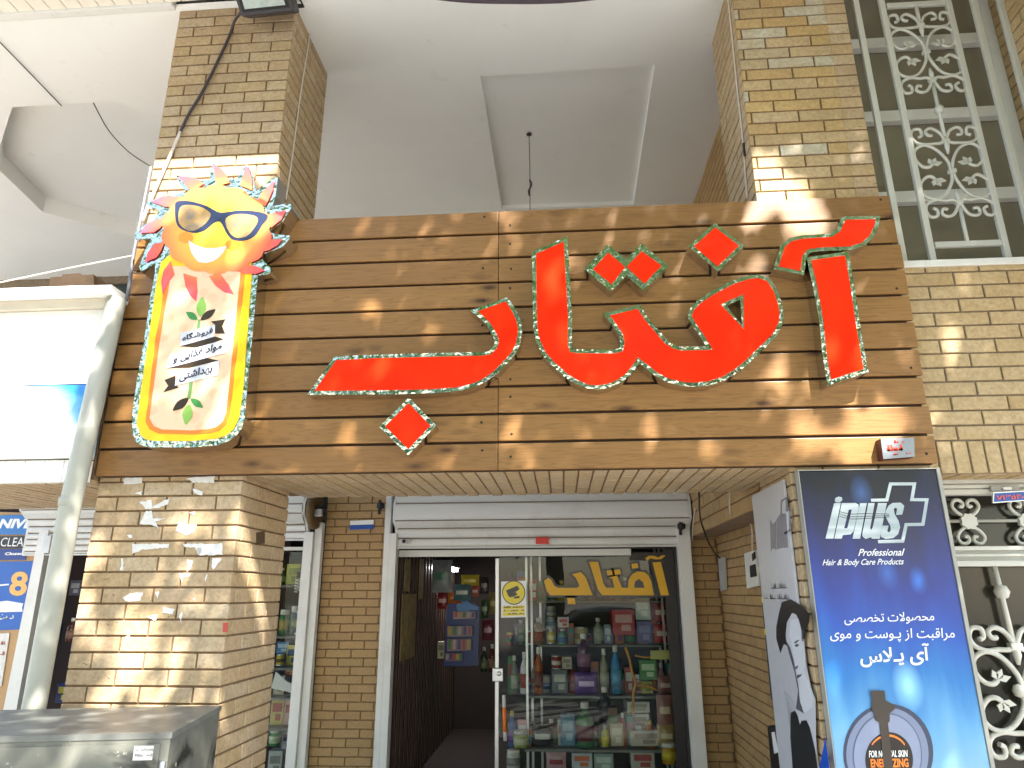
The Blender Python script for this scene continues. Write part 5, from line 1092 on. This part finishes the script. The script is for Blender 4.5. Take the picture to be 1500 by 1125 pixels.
# far left shop: red boxes in the dark
for a in [('box',66,846,80,905,6.3,'8a2a2a','c07a70','tall red carton behind the far left window'),('box',100,850,116,872,6.3,'5a5a6a','a8a8b0','grey carton between pipe and pillar in the far left window'),('box',60,912,76,940,6.3,'3a4a70','8a9ab8','dark blue box low in the far left window'),('bottle',96,905,110,940,6.3,'5a3028','8a6a58','brown bottle between pipe and pillar in the far left window'),('box',80,1000,100,1030,6.3,'2a3a6a','a8a04a','navy box at the bottom of the far left window')]: G(*a)
shelf('dark shelves in the far left shop window', -4.3, -3.44, 6.2, 6.48, (905.5, 941, 1031), 6.3)
# inside the open door: rack of snacks, hanging bags, papers and the lamp
rk = thing('snack_rack', 'dark blue card rack of snack packets standing inside the open door', 'display rack', tuple(at(680, 985, 7.6)))
YK = 7.6
b = MB(); b.prism([at(x, y, YK) for x, y in ((654,888),(660,882),(696,884),(703,890),(700,975),(650,976))], (0, .03, 0)); b.build('card', ink('rack_blue', '1f3f86'), rk)
b = MB(); b.prism([at(x, y, YK-.01) for x, y in ((686,884),(701,889),(700,894),(686,893))], (0, .004, 0)); disc(b, 679, 889, .075, YK-.012, .004); b.build('light_patch', ink('rack_light_blue', '4a90d8'), rk)
for k, (xa, xb, ya, yb) in enumerate(((664, 696, 896, 904), (655, 692, 917, 930), (655, 690, 936, 951), (652, 677, 957, 966))):
    b = MB(); b.prism([at(x, y, YK-.09) for x, y in ((xa, yb+3), (xb, yb+2), (xb, ya), (xa, ya))], (0, .05, 0)); b.build('snack_tray', ink('tray_%d' % k, ('b89aa0', '9a8a90', 'a08088', '8a6a7a')[k]), rk)
    for q in range(5):
        xq = xa+(xb-xa)*(q+.15)/5; MB().prism([at(x, y, YK-.095) for x, y in ((xq, yb), (xq+4.2, yb), (xq+4.6, ya+1), (xq+.5, ya+1))], (0, .004, 0)).build('packet', pm(('c04a48', 'c8a83a', '4a8a4a', 'c8b8b0', '5a4a8a')[(q+k) % 5]), rk)
for a in [('pouch',633,820,662,868,7.3,'8a8f90','4a7a68','clear plastic bag hanging at the top of the open doorway'),('pouch',675,842,702,860,7.4,'c8b43a','e8d868','yellow snack bag hanging in the open doorway'),('pouch',664,856,690,880,7.35,'5a7a80','d8d8d0','grey-blue bag above the snack rack'),('pouch',656,868,676,884,7.4,'c86a2a','e0a060','orange bag above the left end of the rack'),('pouch',690,858,702,874,7.38,'b05a48','d8b0a0','reddish bag above the right end of the rack'),('pouch',706,908,724,938,7.3,'6a2a3a','b08a90','dark red bag near the glass door edge'),('pouch',703,845,716,870,7.4,'3a3434','8a8078','black bag at the upper right of the open doorway')]: G(*a)
pbd = thing('wall_papers', 'yellowed paper notices hanging on the dark reeded wall inside the door', 'notice', tuple(at(600, 980, 6.3)))
b = MB(); b.box((-1.395, 6.15, EYE-.55), (-1.39, 6.75, EYE+.0)); b.box((-1.395, 6.2, EYE+.02), (-1.39, 6.42, EYE+.30)); b.box((-1.395, 6.85, EYE-.05), (-1.39, 7.05, EYE+.33)); b.build('sheets', plain('old_notice_paper', hexc('9a865a'), .7, var=.35, scale=14), pbd)
lp = thing('shop_lamp', 'lit white fluorescent lamp on the shop ceiling inside the open door', 'lamp', tuple(at(655, 830, 8.3)))
le = NT('lit_tube'); le.set(Emission_Color=(1, .95, .97, 1), Emission_Strength=9.0); c = at(652, 831, 8.3)
b = MB(); b.box(c+Vector((-.08, -.5, -.035)), c+Vector((.08, .5, .0)), 0, .01); b.build('tube', le.m, lp); b = MB(); b.box(c+Vector((-.10, -.55, .002)), c+Vector((.10, .55, .05))); b.build('lamp_body', 'enamel', lp)

# ------------------------------------------------------------ street trees (their leaves shade the front) and a parked car, behind the viewer
def leaf_mat(name, a, c):
    t = NT(name); isl = t.island(); col = t.ramp(isl, [(0, hexc(a)), (1, hexc(c))]); t.base(col); t.set(Roughness=.5)
    tl = t.add("ShaderNodeBsdfTranslucent"); t.link(t.mix(.5, col, hexc('8fbf30')), tl.inputs[0]); mx = t.add("ShaderNodeMixShader"); mx.inputs[0].default_value = .35
    t.link(t.p.outputs[0], mx.inputs[1]); t.link(tl.outputs[0], mx.inputs[2]); t.link(mx.outputs[0], t.out.inputs[0]); return t.m
M['leaves'] = leaf_mat('plane_tree_leaves', '3f6a22', '6f9a34'); M['bark'] = plain('bark', hexc('6a5a48'), .9, var=.3, scale=8, bump=.5)
RT = random.Random(11)
def leaf(V, Fc, p, s):
    d = Vector((RT.gauss(0, 1), RT.gauss(0, 1), RT.gauss(0, .5)-.3)).normalized(); q = Vector((RT.gauss(0, 1), RT.gauss(0, 1), RT.gauss(0, 1))); w = d.cross(q).normalized()
    n = d.cross(w); b = len(V)
    for l, ww, nn in ((0, 0, 0), (.3, .42, .05), (.62, .36, .04), (1, 0, -.08), (.62, -.36, .04), (.3, -.42, .05)): V.append(p+d*(l-.5)*s+w*ww*s+n*nn*s)
    Fc.append((b, b+1, b+2, b+3, b+4, b+5))
def trunk_mesh(base, top, r, ends):
    b = MB(); base, top = Vector(base), Vector(top)
    b.tube(smooth([base, base.lerp(top, .35)+Vector((.06, -.04, 0)), base.lerp(top, .7)+Vector((-.05, .05, 0)), top], 4), [r*(1.25-.6*i/12) for i in range(13)], 12)
    for e in ends:
        e = Vector(e); s = base.lerp(top, RT.uniform(.62, 1.0)); m_ = s.lerp(e, .5)+Vector((0, 0, -.25)); P = smooth([s, m_, e], 5)
        b.tube(P, [r*.5*(1-.85*i/(len(P)-1)) for i in range(len(P))], 7)
    return b
# gaps in the crown: sun patches (x, z above eye, half-width, half-height) as they fall on the front
SD = SUN/SUN.y*-1.0           # per metre towards the street
PATCH = [(-.28, 1.90, .035, .05), (-.22, 1.72, .03, .08), (.10, 1.62, .07, .05), (.33, 1.58, .04, .03), (-.05, 1.35, .05, .14), (.0, 1.05, .05, .1), (-.95, 1.36, .07, .06), (-.9, .98, .05, .06), (-1.0, .72, .05, .08), (-.22, .72, .05, .10), (-.15, .62, .05, .06), (.12, .66, .03, .1), (.42, .70, .05, .11), (.72, .65, .05, .08), (1.2, 1.92, .17, .12), (1.14, 2.14, .12, .19), (1.22, 2.02, .14, .12), (1.28, 1.76, .08, .10), (-1.40, .48, .13, .06), (-1.42, .42, .04, .09), (1.05, 1.86, .06, .05), (1.0, 1.55, .05, .07), (1.05, 1.0, .05, .10), (1.2, .93, .05, .07), (1.35, .80, .05, .14), (1.12, .70, .06, .12), (1.25, .66, .08, .08), (1.48, .75, .14, .09), (1.37, .60, .11, .08), (1.36, .95, .05, .10), (-.62, 1.28, .06, .05),
         (-1.75, .42, .10, .05), (-1.95, -.18, .08, .15), (-1.75, -.22, .05, .10), (-1.83, -.40, .05, .08), (-2.05, -.42, .06, .06), (-2.27, .22, .06, .10), (-2.27, .0, .05, .07), (-1.66, 1.08, .05, .10), (-1.9, .95, .10, .06), (-2.15, .86, .05, .06), (-1.52, .40, .06, .10), (.95, 1.78, .04, .04), (.55, 1.40, .04, .04), (-.55, .60, .06, .05), (1.9, 1.2, .04, .05)]
def lit(X, Z):
    wob = .06*sin(7*Z+2)+.05*sin(13*Z)
    if Z > .50 and X < -2.44+wob*.4: return True
    if X < -1.42+wob*.8-.25*max(0, Z-2.1) and Z > 1.70+.10*sin(9*X): return True
    g = 0.0 if -1.3 < X < .95 else .014
    return any(((X-a)/(w+g))**2+((Z-c)/(h+g))**2 < 1 for a, c, w, h in PATCH)
V = []; Fc = []; nleaf = 0
while nleaf < 22000:
    X, Z = RT.uniform(-3.3, 3.6), RT.uniform(-1.75, 2.75); t_ = RT.uniform(2.1, 6.0)
    L = Vector((X, YS, Z+EYE))+SD*t_; zr = L.z-EYE
    if zr < 2.7 or zr > 9.2 or (L.y > 0 and zr < 1.35*L.y+.5): continue
    X2_, Z2_ = X, Z
    if lit(X2_, Z2_): continue
    if X < -1.5 and RT.random() < .35: continue
    leaf(V, Fc, L, RT.uniform(.07, .125)); nleaf += 1
tr = thing('street_tree', 'leafy plane tree on the pavement shading the shop front', 'tree', (2.7, -2.4, 0))
MB().raw(V, Fc).build('crown', 'leaves', tr)
trunk_mesh((2.7, -2.4, -.02), (2.5, -2.2, 4.6), .17, [(.4, -1.4, 6.2), (1.2, -.8, 6.6), (3.4, -1.0, 6.4), (2.2, -3.0, 7.5), (4.2, -2.2, 6.8), (-.6, -1.9, 6.3), (1.0, -2.8, 8.2), (3.2, -2.6, 8.6)]).build('trunk', 'bark', tr)
proto = None
for i, (tx, ty, s, rz) in enumerate([(-5.0, -12.5, 1.55, 0), (-.4, -13.2, 1.75, 1.3), (5.2, -12.4, 1.5, 2.2), (-10, -12.8, 1.6, 4.0), (10.4, -13.0, 1.65, 3.1)]):
    lab = 'round green tree across the street, %s' % ('opposite the sun board', 'straight opposite the door', 'opposite the right-hand window', 'farthest to the left', 'farthest to the right')[i]
    if proto is None:
        proto = thing('street_tree', lab, 'tree', (0, 0, 0), 'trees across the street'); V = []; Fc = []
        cl = [(RT.gauss(0, 1.25), RT.gauss(0, 1.25), 5.2+RT.gauss(0, 1.35)) for _ in range(60)]
        for _ in range(6500):
            c = RT.choice(cl); leaf(V, Fc, Vector(c)+Vector((RT.gauss(0, .42), RT.gauss(0, .42), RT.gauss(0, .36))), RT.uniform(.14, .24))
        MB().raw(V, Fc).build('crown', 'leaves', proto); trunk_mesh((0, 0, -.2), (0.1, 0, 4.0), .17, [(x*.8, y*.8, z) for x, y, z in cl[:9]]).build('trunk', 'bark', proto); o = proto
    else:
        o = proto.copy(); COL.objects.link(o); o['label'] = lab
        for ch in proto.children: k = ch.copy(); COL.objects.link(k); k.parent = o
    o.location = (tx, ty, 0); o.scale = (s, s, s); o.rotation_euler = (0, 0, rz)
# parked car
car = thing('parked_car', 'white saloon car parked at the kerb behind the viewer', 'car', (.9, -5.2, -.15))
prof = [(-2.1, .45), (-2.12, .75), (-1.95, .92), (-1.25, 1.0), (-.55, 1.42), (.55, 1.45), (1.2, 1.05), (1.95, .92), (2.1, .7), (2.08, .42)]
V = []; Fc = []; ws = [(-.80, .0), (-.84, .08), (.84, .08), (.80, .0)]
b = MB(); P0 = smooth([(x, 0, z) for x, z in prof], 5); n = len(P0)
rings = [[(p.x+.9, -5.2+sgn*(.86-.16*max(0, p.z-.95)/.5), p.z-.15) for p in P0] for sgn in (-1, 1)]
b.raw(rings[0]+rings[1], [(i, i+1, n+i+1, n+i) for i in range(n-1)], 0, True); b.raw(rings[0], [tuple(range(n))]); b.raw(rings[1], [tuple(reversed(range(n)))])
paint = plain('white_car_paint', (.75, .76, .78), .15, var=.02); b.build('body', paint, car)
for sgn in (-1, 1):
    b = MB(); b.prism([(x+.9, -5.2+sgn*(.875-.16*max(0, z-.95)/.5), z-.15) for x, z in ((-1.05, 1.02), (-.5, 1.36), (.5, 1.38), (1.0, 1.04))], (0, -sgn*.02, 0)); b.build('side_window', 'pane_dark', car)
    for wx in (-1.3, 1.35):
        b = MB(); b.lathe((wx+.9, -5.2+sgn*.72, .15), [(.20, -.1), (.30, -.1), (.31, -.06), (.31, .08), (.29, .1), (.2, .1)], 20, 0, 'y'); w = b.build('wheel', 'gasket', car)
        b = MB(); b.lathe((wx+.9, -5.2+sgn*.72, .15), [(.19, -.105), (.19, .105)], 16, 0, 'y'); b.build('rim', 'alu', w)
for (xa, za), (xb, zb_) in (((-1.2, 1.04), (-.6, 1.42)), ((.62, 1.44), (1.15, 1.1))):
    b = MB(); b.prism([(xa+.9, -5.85, za-.145), (xa+.9, -4.55, za-.145), (xb+.9, -4.62, zb_-.145), (xb+.9, -5.78, zb_-.145)], (0, 0, .012)); b.build('windscreen', 'pane_dark', car)
